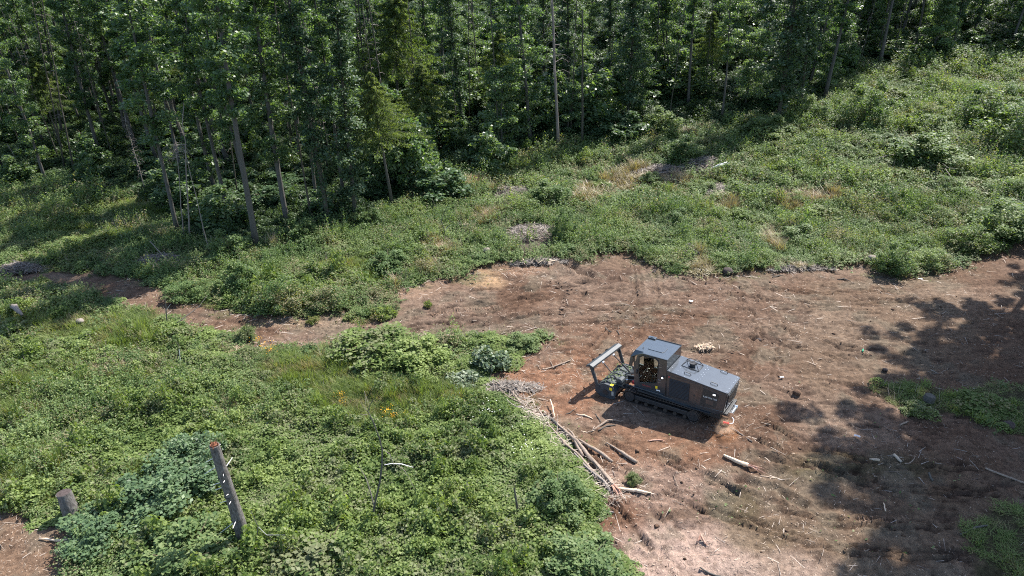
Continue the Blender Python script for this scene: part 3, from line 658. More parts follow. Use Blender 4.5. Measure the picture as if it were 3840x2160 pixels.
BUSH = [  # kind, base px, width m, height m, label
 ('willow',(1060,1165),3.8,2.4,'large olive bush with fine leaves right above the dirt track'),
 ('willow',(1230,1150),3.4,1.6,'low olive bush right of the large fine leaved one, above the track'),
 ('round',(905,1090),3.0,2.2,'dark rounded bush behind the large olive bush, at its left'),
 ('willow',(700,1115),3.6,1.2,'low sunlit bush along the bend of the track at left'),
 ('loose',(870,975),3.6,2.4,'bush at the foot of the tallest grey trunk'),
 ('round',(1130,905),3.2,2.0,'bush filling the gap between the two front trunks'),
 ('fern',(1440,1192),1.7,.8,'vivid green grass tussock on the bare track edge'),
 ('fern',(1330,1192),1.6,.45,'flat bright green tuft left of the vivid tussock'),
 ('fern',(1175,1210),.9,.5,'tiny green tuft on the chips in the middle of the track'),
 ('low',(925,1270),1.3,.9,'small dark bush standing on the lower edge of the track'),
 ('fern',(1605,1150),.6,.5,'lone green weed on the bare soil below the sandy spot'),
 ('low',(1400,1330),5.2,1.5,'wide bramble mound on the near side of the track'),
 ('low',(1560,1360),4.0,1.5,'bramble mound next to the pale cut bush'),
 ('pale',(1840,1370),2.6,1.0,'cut bush with pale upturned leaves beside the fresh mulch'),
 ('pale',(1745,1440),2.2,.6,'flattened pale leaves just behind the wide bramble mound'),
 ('round',(1960,1300),2.2,.9,'dark green bush at the tip where track and clearing meet'),
 ('low',(1800,1290),2.6,.7,'low green bush on the lower track edge near the loose sticks'),
 ('round',(2095,1905),2.8,1.7,'dark hazel bush beside the torn ends of the stem pile'),
 ('round',(2180,2150),3.4,1.4,'bush at the bottom edge where the dirt begins'),
 ('low',(2030,1800),1.8,1.0,'small bush between the hazel bush and the long grey stems'),
 ('low',(2375,1808),.8,.5,'small green plant right of the torn stem ends'),
 ('sapling',(640,1880),4.4,1.9,'large blue green broadleaf sapling left of the standing snag'),
 ('sapling',(420,2010),3.8,1.3,'blue green sapling between the cut stump and the snag'),
 ('sapling',(740,1760),3.0,1.8,'small sapling tip behind the standing snag'),
 ('round',(700,2120),4.0,1.6,'shaded bush at the foot of the standing snag'),
 ('low',(1200,2120),4.0,1.2,'leafy bramble mound at the bottom centre left'),
 ('loose',(3345,1025),2.8,2.6,'tall thin shrub with a dark shaded base at the clearing edge'),
 ('willow',(2525,1012),1.7,.8,'small bush by the pale poles at the clearing edge'),
 ('willow',(2440,978),2.0,1.1,'dark green bush right of the top corner of the dirt'),
 ('willow',(2690,1000),2.6,1.0,'bush just left behind the dark boulder'),
 ('willow',(2860,980),2.6,1.0,'bush right of the dark boulder'),
 ('willow',(2160,955),3.2,.8,'low bush hanging over the dark gouge at the top of the dirt'),
 ('loose',(2110,900),2.2,2.6,'upright stemmy plant right of the largest branch pile'),
 ('round',(1460,1010),3.4,1.5,'leafy mound above the bend of the clearing'),
 ('round',(2060,770),4.4,2.2,'round bush behind the largest branch pile'),
 ('round',(2560,600),4.0,2.4,'round bush directly behind the upper branch piles'),
 ('loose',(3240,470),6.0,5.0,'yellow green bushy shrub with forked stems on the right slope'),
 ('round',(3460,610),7.0,3.0,'brownish green mound of shrub in the middle of the right slope'),
 ('loose',(3700,470),7.0,4.6,'shrub with bare arching stems high on the right slope'),
 ('loose',(3820,560),8.0,5.4,'big dark bush at the right edge high on the slope'),
 ('loose',(3790,890),6.0,3.2,'large bush leaning over the shaded end of the clearing'),
 ('willow',(3480,1000),3.6,1.5,'sunlit bush on the rim right of the tall thin shrub'),
 ('willow',(3620,930),4.2,2.0,'bush on the rim next to the shaded clearing end'),
 ('low',(3430,1545),1.6,.5,'low weeds growing on the old stump by the right shade'),
 ('fern',(3700,1530),3.0,.5,'patch of sunny weeds at the right edge of the clearing'),
 ('round',(1760,590),4.6,2.8,'pale leaved bush below the broken snags in the forest edge'),
 ('under',(1830,640),5.6,4.6,'large bush with silvery leaves at the centre of the forest edge'),
 ('under',(1650,740),6.0,3.0,'dark shaded bush right of the tallest spruce stem'),
 ('round',(1380,850),3.0,1.8,'bright bush at the foot of the tallest spruce'),
 ('under',(2330,520),6.0,3.0,'bush between the dark topless trunk and the straight leafy trunk'),
 ('round',(2480,500),5.0,2.8,'olive bush right of the straight leafy trunks'),
 ('round',(2870,520),6.0,2.4,'dark blue green bush at the foot of the massive ivy tree'),
 ('loose',(3050,460),4.2,3.0,'bush at the foot of the trunk leaning right'),
]
for kind, b, w, h, lab in BUSH:
    shrub(kind, tuple(at(*b) - Vector((0, 0, .08))), w, h, lab)
n_u = 0; uu = []
while n_u < 150:
    y = 55+rnd.random()**1.1*75; x = rnd.uniform(-.9, .92)*(y+6); z = float(base_height(x, y)); f = float(forest_side(np.array(x), np.array(y), np.array(z)))
    if f < 8 or any((x-a)**2+(y-b)**2 < 9 for a, b in uu): continue
    uu.append((x, y)); n_u += 1; a = float(project(x, y, z)[0]); big = 1.7 if 1500 < a < 2700 else 1.0
    RANDOMS.append(shrub('under', (x, y, z-.1), rnd.uniform(3, 5.5)*big**.5, rnd.uniform(1.8, 4.2)*big, 'shady understory bush on the forest floor between the trunks', 'understory bushes in the forest', 'understory_bush', 'bush'))
M['young_leaf'] = leaf_mat('young_tree_leaf', (.062,.108,.055), (.12,.185,.092), (.20,.26,.15), patch=6, trans=.5, rough=.5, spec=.3)
for i, (H, nb, sp, lo, lv) in enumerate([(9,26,2.6,.12,7500),(7,22,2.4,.1,6500),(11,30,2.7,.15,8000)]):
    tm, cm = make_tree_meshes(H, nb, sp, lo, lv, .17, .10, 200+i, clump=1.0); cm.materials.append(M['young_leaf']); TREES['young%d' % i] = (tm, cm, H)
n_u = 0; uu = []
while n_u < 62:
    y = 66+rnd.random()**1.1*75; x = rnd.uniform(-.30, .75)*(y+6); z = float(base_height(x, y)); f = float(forest_side(np.array(x), np.array(y), np.array(z)))
    if f < 12 or any((x-a)**2+(y-b)**2 < 16 for a, b in uu): continue
    uu.append((x, y)); n_u += 1; i = rnd.randrange(3)
    RANDOMS.append(tree_obj('young%d' % i, 'young_tree', 'young pale green broadleaf tree filling the gaps in the middle and right forest', 'young tree', (x, y, z-.1), (rnd.uniform(-.08, .08), rnd.uniform(-.08, .08), 1), TREES['young%d' % i][2]*rnd.uniform(.75, 1.2), 1.1, rnd.random()*6.28, 'young trees in the gaps of the forest'))
n_u = 0; uu = []
while n_u < 42:
    a, b = rnd.uniform(1500, 3840), rnd.uniform(300, 980); p = at(a, b); f = float(forest_side(np.array(p.x), np.array(p.y), np.array(p.z)))
    if f > -10 or float(bare_amount(np.array([p.x]), np.array([p.y]))[0]) > .02 or any((p.x-c)**2+(p.y-d)**2 < 12 for c, d in uu): continue
    if float(pile_mask(np.array([p.x]), np.array([p.y+0.0]))[0]) > 0 or float(pile_mask(np.array([p.x]), np.array([p.y+1.5]))[0]) > 0: continue
    k = 1.0 if b > 500 else 1.5
    if a < 2500 and b > 700: k = .7
    uu.append((p.x, p.y)); n_u += 1
    SLOPE.append(shrub(rnd.choice(['willow','willow','low','loose']), (p.x, p.y, p.z-.1), rnd.uniform(2, 4.2)*k, rnd.uniform(.8, 1.5)*k, 'green bush rising out of the weeds on the sunny slope below the forest', 'bushes scattered over the sunny slope', 'slope_bush', 'bush'))

# ---------------------------------------------------------------- ground cover (uncountable), scattered on points
def clump(kind, seed):
    global rng
    sv = rng; rng = np.random.default_rng(seed)
    if kind in ('bramble', 'bramble_big'):
        n = 300 if kind == 'bramble' else 280; th = rng.random(n)*6.283; q = rng.random(n)**.6; h = .62*(1-q**2*.75)*rng.uniform(.55, 1.1, n)
        P = np.stack([np.cos(th)*q*.46, np.sin(th)*q*.46, h], 1); V, Q = leaf_quads(P, (.066 if kind == 'bramble' else .078)*rng.uniform(.55, 1.4, n), up=.45, aspect=1.5)
    elif kind == 'herb':
        V, Q, o = [], [], 0
        for s in range(11):
            bx, by = rng.normal(size=2)*.2; h = rng.uniform(.4, .95); lx, ly = rng.normal(size=2)*.14; m = 15
            k = np.linspace(.25, 1, m); P = np.stack([bx+lx*k+rng.normal(size=m)*.045, by+ly*k+rng.normal(size=m)*.045, h*k], 1)
            v, q = leaf_quads(P, .056*rng.uniform(.7, 1.3, m)*(1.3-.5*k), up=.42, aspect=1.9, droop=.4); V.append(v); Q.append(q+o); o += len(v)
        V, Q = np.concatenate(V), np.concatenate(Q)
    elif kind in ('grass', 'dry'):
        n = 120; base = rng.normal(size=(n, 2))*.13; d = rng.normal(size=(n, 2)); d /= np.linalg.norm(d, axis=1)[:, None]
        h = rng.uniform(.3, .8, n); ben = rng.uniform(.15, .7, n)*(1.2 if kind == 'dry' else .9); w = .011
        side = np.stack([-d[:, 1], d[:, 0]], 1)*w; V = np.zeros((n, 6, 3))
        for i, (t, ww) in enumerate([(0, 1), (.55, .9), (1, .15)]):
            c = base + d*(ben*h*t**1.8)[:, None]; z = h*(t-.22*ben*t*t)
            V[:, 2*i, :2] = c-side*ww; V[:, 2*i+1, :2] = c+side*ww; V[:, 2*i, 2] = z; V[:, 2*i+1, 2] = z
        b0 = np.arange(n)*6; Q = np.concatenate([np.stack([b0, b0+1, b0+3, b0+2], 1), np.stack([b0+2, b0+3, b0+5, b0+4], 1)]); V = V.reshape(-1, 3)
    elif kind == 'flowers':
        n = 34; P = np.stack([rng.normal(size=n)*.16, rng.normal(size=n)*.16, rng.uniform(.6, .85, n)], 1); V, Q = leaf_quads(P, .045*rng.uniform(.7, 1.3, n), up=.8, aspect=1.0)
    rng = sv; return V, Q
def scatter(name, pts, rots, scales, templates, mat, label=None):
    """ONE object: a cloud of points carrying instances of small clump meshes"""
    me = bpy.data.meshes.new(name); me.vertices.add(len(pts)); me.vertices.foreach_set('co', np.asarray(pts, np.float32).ravel())
    a = me.attributes.new('rot', 'FLOAT_VECTOR', 'POINT'); a.data.foreach_set('vector', np.asarray(rots, np.float32).ravel())
    a = me.attributes.new('scl', 'FLOAT_VECTOR', 'POINT'); a.data.foreach_set('vector', np.asarray(scales, np.float32).ravel())
    a = me.attributes.new('pick', 'INT', 'POINT'); a.data.foreach_set('value', rng.integers(0, len(templates), len(pts)).astype(np.int32))
    o = link(name, me); ng = bpy.data.node_groups.new(name, 'GeometryNodeTree')
    ng.interface.new_socket('Geometry', in_out='INPUT', socket_type='NodeSocketGeometry'); ng.interface.new_socket('Geometry', in_out='OUTPUT', socket_type='NodeSocketGeometry')
    gi, go, jn = ng.nodes.new('NodeGroupInput'), ng.nodes.new('NodeGroupOutput'), ng.nodes.new('GeometryNodeJoinGeometry')
    def attr(n_, t):
        k = ng.nodes.new('GeometryNodeInputNamedAttribute'); k.data_type = t; k.inputs['Name'].default_value = n_; return k.outputs['Attribute']
    r_, s_, p_ = attr('rot', 'FLOAT_VECTOR'), attr('scl', 'FLOAT_VECTOR'), attr('pick', 'INT')
    e2r = ng.nodes.new('FunctionNodeEulerToRotation'); ng.links.new(r_, e2r.inputs[0])
    for i, tm in enumerate(templates):
        tm.materials.clear(); tm.materials.append(mat); to = bpy.data.objects.new(name+'_piece', tm)
        oi = ng.nodes.new('GeometryNodeObjectInfo'); oi.inputs['Object'].default_value = to; oi.inputs['As Instance'].default_value = True
        cmp = ng.nodes.new('FunctionNodeCompare'); cmp.data_type = 'INT'; cmp.operation = 'EQUAL'
        ins = [s for s in cmp.inputs if s.type == 'INT']; ng.links.new(p_, ins[0]); ins[1].default_value = i
        ip = ng.nodes.new('GeometryNodeInstanceOnPoints'); ng.links.new(gi.outputs[0], ip.inputs['Points']); ng.links.new(oi.outputs['Geometry'], ip.inputs['Instance'])
        ng.links.new(cmp.outputs[0], ip.inputs['Selection']); ng.links.new(e2r.outputs[0], ip.inputs['Rotation']); ng.links.new(s_, ip.inputs['Scale']); ng.links.new(ip.outputs[0], jn.inputs[0])
    ng.links.new(jn.outputs[0], go.inputs[0]); md = o.modifiers.new('scatter', 'NODES'); md.node_group = ng
    o['kind'] = 'stuff'
    if label: o['label'] = label
    return o
bands = [(14, 36, .36, 1.0), (36, 62, .46, 1.15), (62, 100, .74, 1.7), (100, 190, 1.35, 2.7)]
allp = []
for y0, y1, st, sc in bands:
    wx = (y1*.80+8); ax = np.arange(-wx, wx, st); ay = np.arange(y0, y1, st); X, Y = np.meshgrid(ax, ay); X = X.ravel()+rng.uniform(-.5, .5, X.size)*st; Y = Y.ravel()+rng.uniform(-.5, .5, Y.size)*st
    k = np.abs(X) < Y*.80+6; X, Y = X[k], Y[k]; allp.append(np.stack([X, Y, np.full(len(X), sc)], 1))
AP = np.concatenate(allp); X, Y, SC = AP.T
B_ = bare_amount(X, Y); PM = pile_mask(X, Y); BZ = base_height(X, Y) + np.where((B_ < .3) & (Y > 36) & (X > -5), .18*np.exp(-(seg_dist(X, Y, CLEAR, True)/1.3)**2), 0); PX, PY = project(X, Y, BZ); FSD = forest_side(X, Y, BZ)
keep = (rng.random(len(X)) > np.maximum(B_*1.02, PM*.93)) & (PX > -500) & (PX < 4400) & ~((inside(X, Y, GRASS_R) | inside(X, Y, SUNKEN)) & (rng.random(len(X)) < .55))
X, Y, SC, BZ, PX, PY, FSD, B_ = [a[keep] for a in (X, Y, SC, BZ, PX, PY, FSD, B_)]
def em(cx, cy, rx, ry): return np.exp(-(((PX-cx)/rx)**2+((PY-cy)/ry)**2))
g_w = 1.1*fbm(X, Y, 5, 201, 3)**1.0 - .28
for e_ in [(1300,1420,230,110,1.0),(1450,1560,160,80,.8),(1150,1400,120,60,.8),(1700,1480,160,70,.9),(300,1230,350,90,.45),(100,1500,150,150,.5),(650,1600,150,200,.25),(1300,1000,160,40,.5),(1430,1040,100,60,.7),
           (2450,690,160,60,.7),(600,790,200,50,.9),(350,880,200,30,.7),(1650,640,60,30,.4),(1950,920,120,60,.3),(2700,1000,200,30,.3),(3400,640,260,80,.3),(700,1130,100,40,.8),(3600,1500,300,80,.9),(3750,2100,200,200,.5)]: g_w = g_w + e_[4]*em(*e_[:4])
g_w = g_w*.82
d_w = .62*fbm(X, Y, 3.2, 221, 4)*smooth(.54, .68, fbm(X, Y, 7, 223, 2)) - .12
for e_ in [(2450,660,120,38,1.5),(2350,700,150,45,.9),(2980,770,70,50,1.4),(3100,745,110,40,.9),(2200,735,90,40,1.2),(1760,705,60,35,1.1),(1840,820,80,25,.9),(1650,950,70,40,.8),(2625,1000,30,40,1.3),(2900,910,60,60,1.0),
           (3290,660,80,25,.9),(2730,780,140,50,.8),(1250,1440,70,30,.9),(1140,880,60,30,.8),(1620,1010,40,35,.8),(2570,500,60,25,.7),(1530,1090,60,20,1.0),(380,740,60,25,.5),(3000,1000,160,14,.8),(2640,1010,60,26,1.0)]: d_w = d_w + e_[4]*em(*e_[:4])
h_w = .36 + .7*(fbm(X, Y, 6, 241, 3)-.5) + .25*smooth(1250, 950, PY)
b_w = .34 + .7*(fbm(X, Y, 5, 261, 3)-.5) + .35*smooth(1350, 1700, PY)*smooth(300, 1000, PX)
W = np.stack([b_w, h_w, g_w, d_w], 1) + rng.gumbel(size=(len(X), 4))*.085; T_ = np.where(inside(X, Y, GRASS_R) | inside(X, Y, SUNKEN), 2, W.argmax(1))
hh = (.28 + 1.7*fbm(X, Y, 3.2, 301, 3)**1.4)*(.7+.6*vnoise(X, Y, .9, 305))*(1-.75*np.exp(-((X+21.0)**2+(Y-22.9)**2)/3.0)) ; edge = seg_dist(X, Y, CLEAR, True)
hh = hh*np.where(Y > 38, .55+.45*smooth(0, 1.2, edge), .30+.70*smooth(0, 3.0, edge))
hh = np.where(rng.random(len(X)) < .05, hh*1.9, hh)*(1-.62*inside(X, Y, GRASS_R))*(1-.5*inside(X, Y, SUNKEN))*np.where(B_ > .05, .6, 1)
infor = FSD > 0
SZ = SC*rng.uniform(.75, 1.25, len(X)); SZ = SZ*np.where(Y < 36, 1.0, 1.0)
ROT = np.stack([rng.normal(size=len(X))*.12, rng.normal(size=len(X))*.12, rng.random(len(X))*6.283], 1)
def do(kind, name, sel, mat, zs=1.0, ws=1.0, nt=4, label=None):
    tms = [mesh_np(name+'_piece', *clump(kind, 900+17*i+len(name))) for i in range(nt)]
    s = SZ[sel]; v = np.stack([s*ws, s*ws, s*zs*hh[sel]/np.sqrt(SC[sel])], 1)
    scatter(name, np.stack([X[sel], Y[sel], BZ[sel]], 1), ROT[sel], v, tms, M[mat], label)
M['floor_leaf'] = leaf_mat('forest_floor_leaf', (.034,.062,.026), (.060,.095,.040), (.09,.13,.06), patch=5, trans=.4, spec=.2)
do('bramble_big', 'bramble_thicket', (T_ == 0) & ~infor & (Y < 29), 'bramble', 1.15, 1.15, label='large leaved bramble thicket in the foreground')
do('bramble', 'bramble_undergrowth', (T_ == 0) & ~infor & (Y >= 29), 'bramble', 1.15, 1.15, label='broad leaved brambles covering the uncleared ground')
do('herb', 'weed_undergrowth', (T_ == 1) & ~infor, 'herb', 1.0, 1.2, 5, label='leafy weeds and nettles covering the uncleared ground')
do('grass', 'grass', (T_ == 2) & ~infor, 'grass', .72, 1.2, label='tufted green grass among the weeds')
do('dry', 'dry_grass', (T_ == 3) & ~infor, 'dry_grass', .9, 1.25, label='dry straw coloured grass among the weeds')
do('bramble', 'forest_floor_plants', infor, 'floor_leaf', 1.1, 1.2, label='shaded green plants on the forest floor')
# sprinkled grass and green scraps on open soil
def sprinkle(n, fn, lim=.5):
    x = rng.uniform(-30, 40, n); y = rng.uniform(15, 52, n); b = bare_amount(x, y); a, c = project(x, y, base_height(x, y))
    k = (b > lim) & (rng.random(n) < fn(x, y, a, c)); return x[k], y[k]


# ---------------------------------------------------------------- loose wood on the open soil
def chips(name, x, y, length, width, zoff=.012, mat='chip', thick=.012, tilt=.25, label=None, xz=None):
    """many small wedge shaped splinters, one object"""
    n = len(x); dh_, _, _ = detail_height(x, y) if xz is None else (0, 0, 0); z = (base_height(x, y)+dh_+zoff) if xz is None else xz
    a = rng.random(n)*6.283; el = rng.normal(size=n)*tilt
    t = np.stack([np.cos(a)*np.cos(el), np.sin(a)*np.cos(el), np.sin(el)], 1); s = np.stack([-np.sin(a), np.cos(a), rng.normal(size=n)*.3], 1); s /= np.linalg.norm(s, axis=1)[:, None]
    up = np.cross(t, s); P = np.stack([x, y, z], 1); L = (length/2)[:, None]*t; Wd = (width/2)[:, None]*s; U = up*(thick*np.ones(n) if np.isscalar(thick) else thick)[:, None]
    V = np.stack([P-L-Wd, P-L+Wd, P+L+Wd*.35, P+L-Wd*.35, P-L*.6+U, P+L*.5+U], 1).reshape(-1, 3)
    b = np.arange(n)*6; Q_ = np.concatenate([np.stack([b, b+3, b+5, b+4], 1), np.stack([b+1, b+4, b+5, b+2], 1)]); T3 = np.concatenate([np.stack([b, b+4, b+1], 1), np.stack([b+3, b+2, b+5], 1)])
    o = link(name, mesh_np(name, V, Q_, T3), M[mat]); o['kind'] = 'stuff'
    if label: o['label'] = label
    return o
def eg(a, c, cx, cy, rx, ry): return np.exp(-(((a-cx)/rx)**2+((c-cy)/ry)**2))
def chip_density(x, y, a, c):
    d = .16+.5*smooth(.45, .7, fbm(x, y, 1.7, 401, 3))
    e = seg_dist(x, y, CLEAR, True); d = d + .45*np.exp(-(e/.8)**2)
    for q in [(2100,1440,260,110,.6),(2450,1850,360,80,.9),(2600,2080,300,110,1.0),(2900,2140,300,60,.8),(2340,1750,260,70,.8),(1180,1215,260,25,1.0),(1980,1010,160,35,1.0),(80,2060,260,200,1.0),
              (2640,1310,50,30,1.2),(2300,1220,200,70,.5),(2780,1600,120,80,.6),(650,1110,110,20,.7),(2980,1990,120,60,.6)]: d = d + q[4]*eg(a, c, *q[:4])
    return np.clip(d*.75, 0, 1)*smooth(3.2, 3.8, np.hypot(x-8.9, y-32.3)+1.5)
x, y = sprinkle(95000, chip_density, .4); n = len(x)
chips('wood_chips', x, y, rng.gamma(2.2, .036, n)+.02, rng.uniform(.008, .034, n), label='shredded wood chips strewn over the open soil')
x, y = sprinkle(14000, lambda x, y, a, c: .30*chip_density(x, y, a, c)+.02+.6*np.exp(-(seg_dist(x, y, CLEAR, True)/.8)**2), .15); n = len(x)
chips('twig_litter', x, y, rng.gamma(4, .11, n)+.1, rng.uniform(.015, .035, n), .03, 'stick', .02, .12, 'short broken sticks strewn over the open soil')
# green scraps and weeds on the soil
x, y = sprinkle(42000, lambda x, y, a, c: .35*np.exp(-(seg_dist(x, y, CLEAR, True)/.7)**2)+.9*smooth(.55, .75, fbm(x, y, 1.1, 91, 4))*np.exp(-(seg_dist(x, y, CLEAR, True)/1.4)**2) + .30*eg(a, c, 2740, 1890, 110, 70)+.2*eg(a, c, 3350, 1900, 520, 260)*smooth(.5,.65,fbm(x,y,2,93,3)) + .25*eg(a, c, 1400, 1180, 160, 30), .2); n = len(x)
P_ = np.stack([x, y, base_height(x, y)+detail_height(x, y)[0]+.03+.05*rng.random(n)], 1)
tag(link('green_scraps', leaf_mesh('green_scraps', P_, .07*rng.uniform(.6, 1.6, n), up=.4, aspect=1.8), M['herb']), 'shredded green leaves lying on the soil', kind='stuff')
# clods of earth
x, y = sprinkle(9000, lambda x, y, a, c: .10+.8*rut_depth(x, y)[1]+.5*np.exp(-(seg_dist(x, y, CLEAR, True)/.5)**2), .3); n = len(x)
ico = np.array([(0,0,1),(.9,0,.2),(.28,.86,.3),(-.73,.53,.25),(-.7,-.55,.3),(.3,-.8,.2),(0,0,-.6)]); icf = np.array([(0,1,2),(0,2,3),(0,3,4),(0,4,5),(0,5,1),(6,2,1),(6,3,2),(6,4,3),(6,5,4),(6,1,5)])
sz = rng.gamma(2.2, .018, n)+.02; zc = base_height(x, y)+detail_height(x, y)[0]
Vc = ico[None]*(sz[:, None, None]*rng.uniform(.6, 1.4, (n, 7, 1)))*np.array([1, 1, .8]); ca, sa = np.cos(sz*999), np.sin(sz*999)
Vc = np.stack([Vc[..., 0]*ca[:, None]-Vc[..., 1]*sa[:, None]+x[:, None], Vc[..., 0]*sa[:, None]+Vc[..., 1]*ca[:, None]+y[:, None], Vc[..., 2]+zc[:, None]], 2)
tag(link('soil_clods', mesh_np('soil_clods', Vc.reshape(-1, 3), None, (icf[None]+(np.arange(n)*7)[:, None, None]).reshape(-1, 3)), M['clod']), 'crumbs and clods of brown earth', kind='stuff')

# prints left by the tracks: rows of pressed bars
def tread_print(a, b, w, label):
    A, B = at(*a), at(*b); d = (B-A); L = d.length; d.normalize(); s = Vector((-d.y, d.x, 0)); mb = MB(); k = 0.0
    while k < L:
        c = A+d*k; q = []
        if rnd.random() < .15: k += .2; continue
        for m in range(5):
            off = (m/4-.5)*w; p = c+s*off+d*rnd.uniform(-.02, .02); q.append((p.x, p.y, gz(p.x, p.y)+.012))
        mb.tube([(a_[0], a_[1], a_[2]-.022) for a_ in q], [.02, .045, .035, .04, .02], 6, jit=.6); k += .2
    o = link('track_print', mb.mesh('track_print', True), M['clod_print']); tag(o, label, kind='stuff')
M['clod_print'] = rough_mat('pressed_soil', (.12,.076,.052), (.19,.125,.085), 9, .95, .5)
tread_print((2700,1375), (2790,1255), .55, 'ribbed crawler print behind the machine'); tread_print((3225,1950), (3400,1948), .5, 'ribbed crawler print in the shade at lower right')
tread_print((1620,1178), (1880,1150), .5, 'ribbed crawler print along the upper rut'); tread_print((2300,1240), (2210,1180), .5, 'ribbed crawler print across the open soil')
tread_print((2140,1075), (2100,1190), .5, 'ribbed crawler print below the dark gouge')

# ---------------------------------------------------------------- individual stems, logs, sticks
def stem(name, label, cat, pts, radii, mat, sides=9, jit=.12, lift=.03, group=None, tip=None, jag=0):
    """pts: pixels on the ground (x, y[, lift])"""
    W3 = []
    for i, p in enumerate(pts):
        g = at(p[0], p[1]); z = gz(g.x, g.y); r = radii[i] if hasattr(radii, '__len__') else radii
        W3.append(Vector((g.x, g.y, z + r*.8 + lift + (p[2] if len(p) > 2 else 0))))
    Q_ = []; Rr = []
    for i in range(len(W3)-1):
        for k in range(3):
            f = k/3; p = W3[i].lerp(W3[i+1], f) + Vector((rnd.uniform(-.02, .02), rnd.uniform(-.02, .02), rnd.uniform(-.01, .01))); Q_.append(p)
            ra = radii[i] if hasattr(radii, '__len__') else radii; rb = radii[i+1] if hasattr(radii, '__len__') else radii; Rr.append(ra+(rb-ra)*f)
    Q_.append(W3[-1]); Rr.append(radii[-1] if hasattr(radii, '__len__') else radii)
    o = Q_[0].copy(); Q_ = [q-o for q in Q_]
    if not tip:
        e = link(name, MB().tube(Q_, Rr, sides, jit=jit).mesh(name, True), M[mat], loc=o); return tag(e, label, cat, group)
    e = thing(name, label, cat, o, group); part('bark', MB().tube(Q_, Rr, sides, jit=jit), M[mat], e, sm=True)
    mb = MB(); d = (Q_[-1]-Q_[-2]).normalized(); r0 = Rr[-1]
    for k in range(jag or 5):
        a = k*2.4; off = Vector((math.cos(a), math.sin(a), math.sin(a*2)*.6))*r0*.6; L_ = rnd.uniform(.25, .8)*tip
        mb.tube([Q_[-1]+off*.6-d*.1, Q_[-1]+off+d*L_*.5, Q_[-1]+off*2.2+d*L_+Vector((0, 0, -.05))], [r0*.42, r0*.3, .008], 5, jit=.3)
    part('splintered_end', mb, M['log_red'], e); return e
U = lambda u, v: (1900+u/3.45, 1480+v/3.45)
stem('felled_stem', 'longest grey stem on the brush side of the pile, thin at its upper end', 'tree stem', [U(400,175), U(480,300), U(560,430)+(.08,), U(700,590)+(.14,), U(760,690)+(.16,), U(900,770)+(.14,), U(1060,960)+(.08,), U(1230,1130)], [0.037,0.042,0.046,0.052,0.062,0.068,0.078,0.089], 'log')
stem('felled_stem', 'thick stem with a torn reddish end nearest the camera', 'tree stem', [U(640,390)+(.05,), U(780,530)+(.1,), U(900,640)+(.08,), U(1040,790)+(.04,), U(1150,910), U(1290,1090), U(1370,1220)], [0.062,0.078,0.094,0.104,0.114,0.125,0.135], 'log', tip=1.1, jag=7)
stem('felled_stem', 'grey stem lying between the longest stem and the thick one, ending in white splinters', 'tree stem', [U(880,800)+(.12,), U(1000,930)+(.1,), U(1120,1050)+(.06,), U(1250,1160), U(1340,1270)], [0.052,0.062,0.083,0.094,0.094], 'bark_pale', tip=1.0, jag=6)
stem('felled_stem', 'short forked stem lying across the middle of the pile', 'tree stem', [U(780,470)+(.22,), U(860,580)+(.2,), U(900,680)+(.2,), U(985,815)+(.18,)], [0.021,0.062,0.083,0.073], 'log')
stem('felled_stem', 'dark upper stem of the pile running up towards the machine side', 'tree stem', [U(470,255)+(.03,), U(560,320)+(.05,), U(640,395)+(.05,), U(740,500)+(.02,)], [0.062,0.078,0.089,0.083], 'bark')
stem('felled_stem', 'straight stem on the machine side of the pile, cut short', 'tree stem', [U(935,600), U(1080,710), U(1230,785), U(1370,865)], [0.062,0.089,0.099,0.078], 'log')
stem('felled_stem', 'separate brown log between the pile and the shadow of the machine', 'log', [U(1290,650), U(1430,715), U(1490,760), U(1680,890)], [0.031,0.052,0.094,0.094], 'log')
stem('split_slab', 'flat split slab pointing right from the torn ends', 'slab', [U(1400,1235), U(1640,1255), U(1740,1285), U(1870,1290)], [.05,.09,.075,.02], 'split')
stem('thin_branch', 'thin curved branch over the brush at the top of the pile', 'branch', [U(0,130)+(.3,), U(60,200)+(.35,), U(120,240)+(.35,), U(190,240)+(.35,), U(300,300)+(.3,), U(370,370)+(.2,)], [.015,.02,.025,.025,.02,.015], 'stick')
stem('thin_branch', 'pale branch reaching up left from the start of the pile', 'branch', [U(60,-10)+(.1,), U(190,150)+(.1,), U(250,190)+(.1,), U(340,208)], [.03,.035,.03,.02], 'log')
stem('thin_branch', 'upper thin pale stem at the very top of the pile', 'branch', [U(-130,-70)+(.2,), U(0,70)+(.2,), U(110,115)+(.15,), U(200,150)+(.1,)], [.02,.03,.03,.02], 'log')
stem('thin_branch', 'thin arched twig standing over the middle of the pile', 'branch', [U(660,360)+(.5,), U(650,440)+(.3,), U(655,510)+(.15,)], [.008,.012,.015], 'stick', sides=5)
stem('fallen_branch', 'dark forked branch touching the edge of the shadow of the machine', 'branch', [U(1120,460), U(1200,410), U(1300,350)+(.05,), U(1400,340)+(.04,), U(1485,352)], [.05,.06,.05,.035,.02], 'log')
stem('fallen_branch', 'thinner branch lying parallel below the dark forked one', 'branch', [U(1180,465), U(1290,405), U(1410,393)], [.03,.04,.02], 'bark')
stem('fallen_branch', 'pale split branch left of the machine shadow', 'branch', [U(895,250), U(1000,285), U(1115,318)], [.04,.05,.02], 'split')
stem('fallen_branch', 'short dark stick right beside the left tip of the machine shadow', 'branch', [U(1145,255), U(1180,300), U(1220,358)], [.02,.025,.02], 'bark')
stem('fallen_branch', 'brown stick lying just above the pale split branch', 'branch', [U(760,245), U(820,225), U(880,200)], [.015,.03,.02], 'bark')
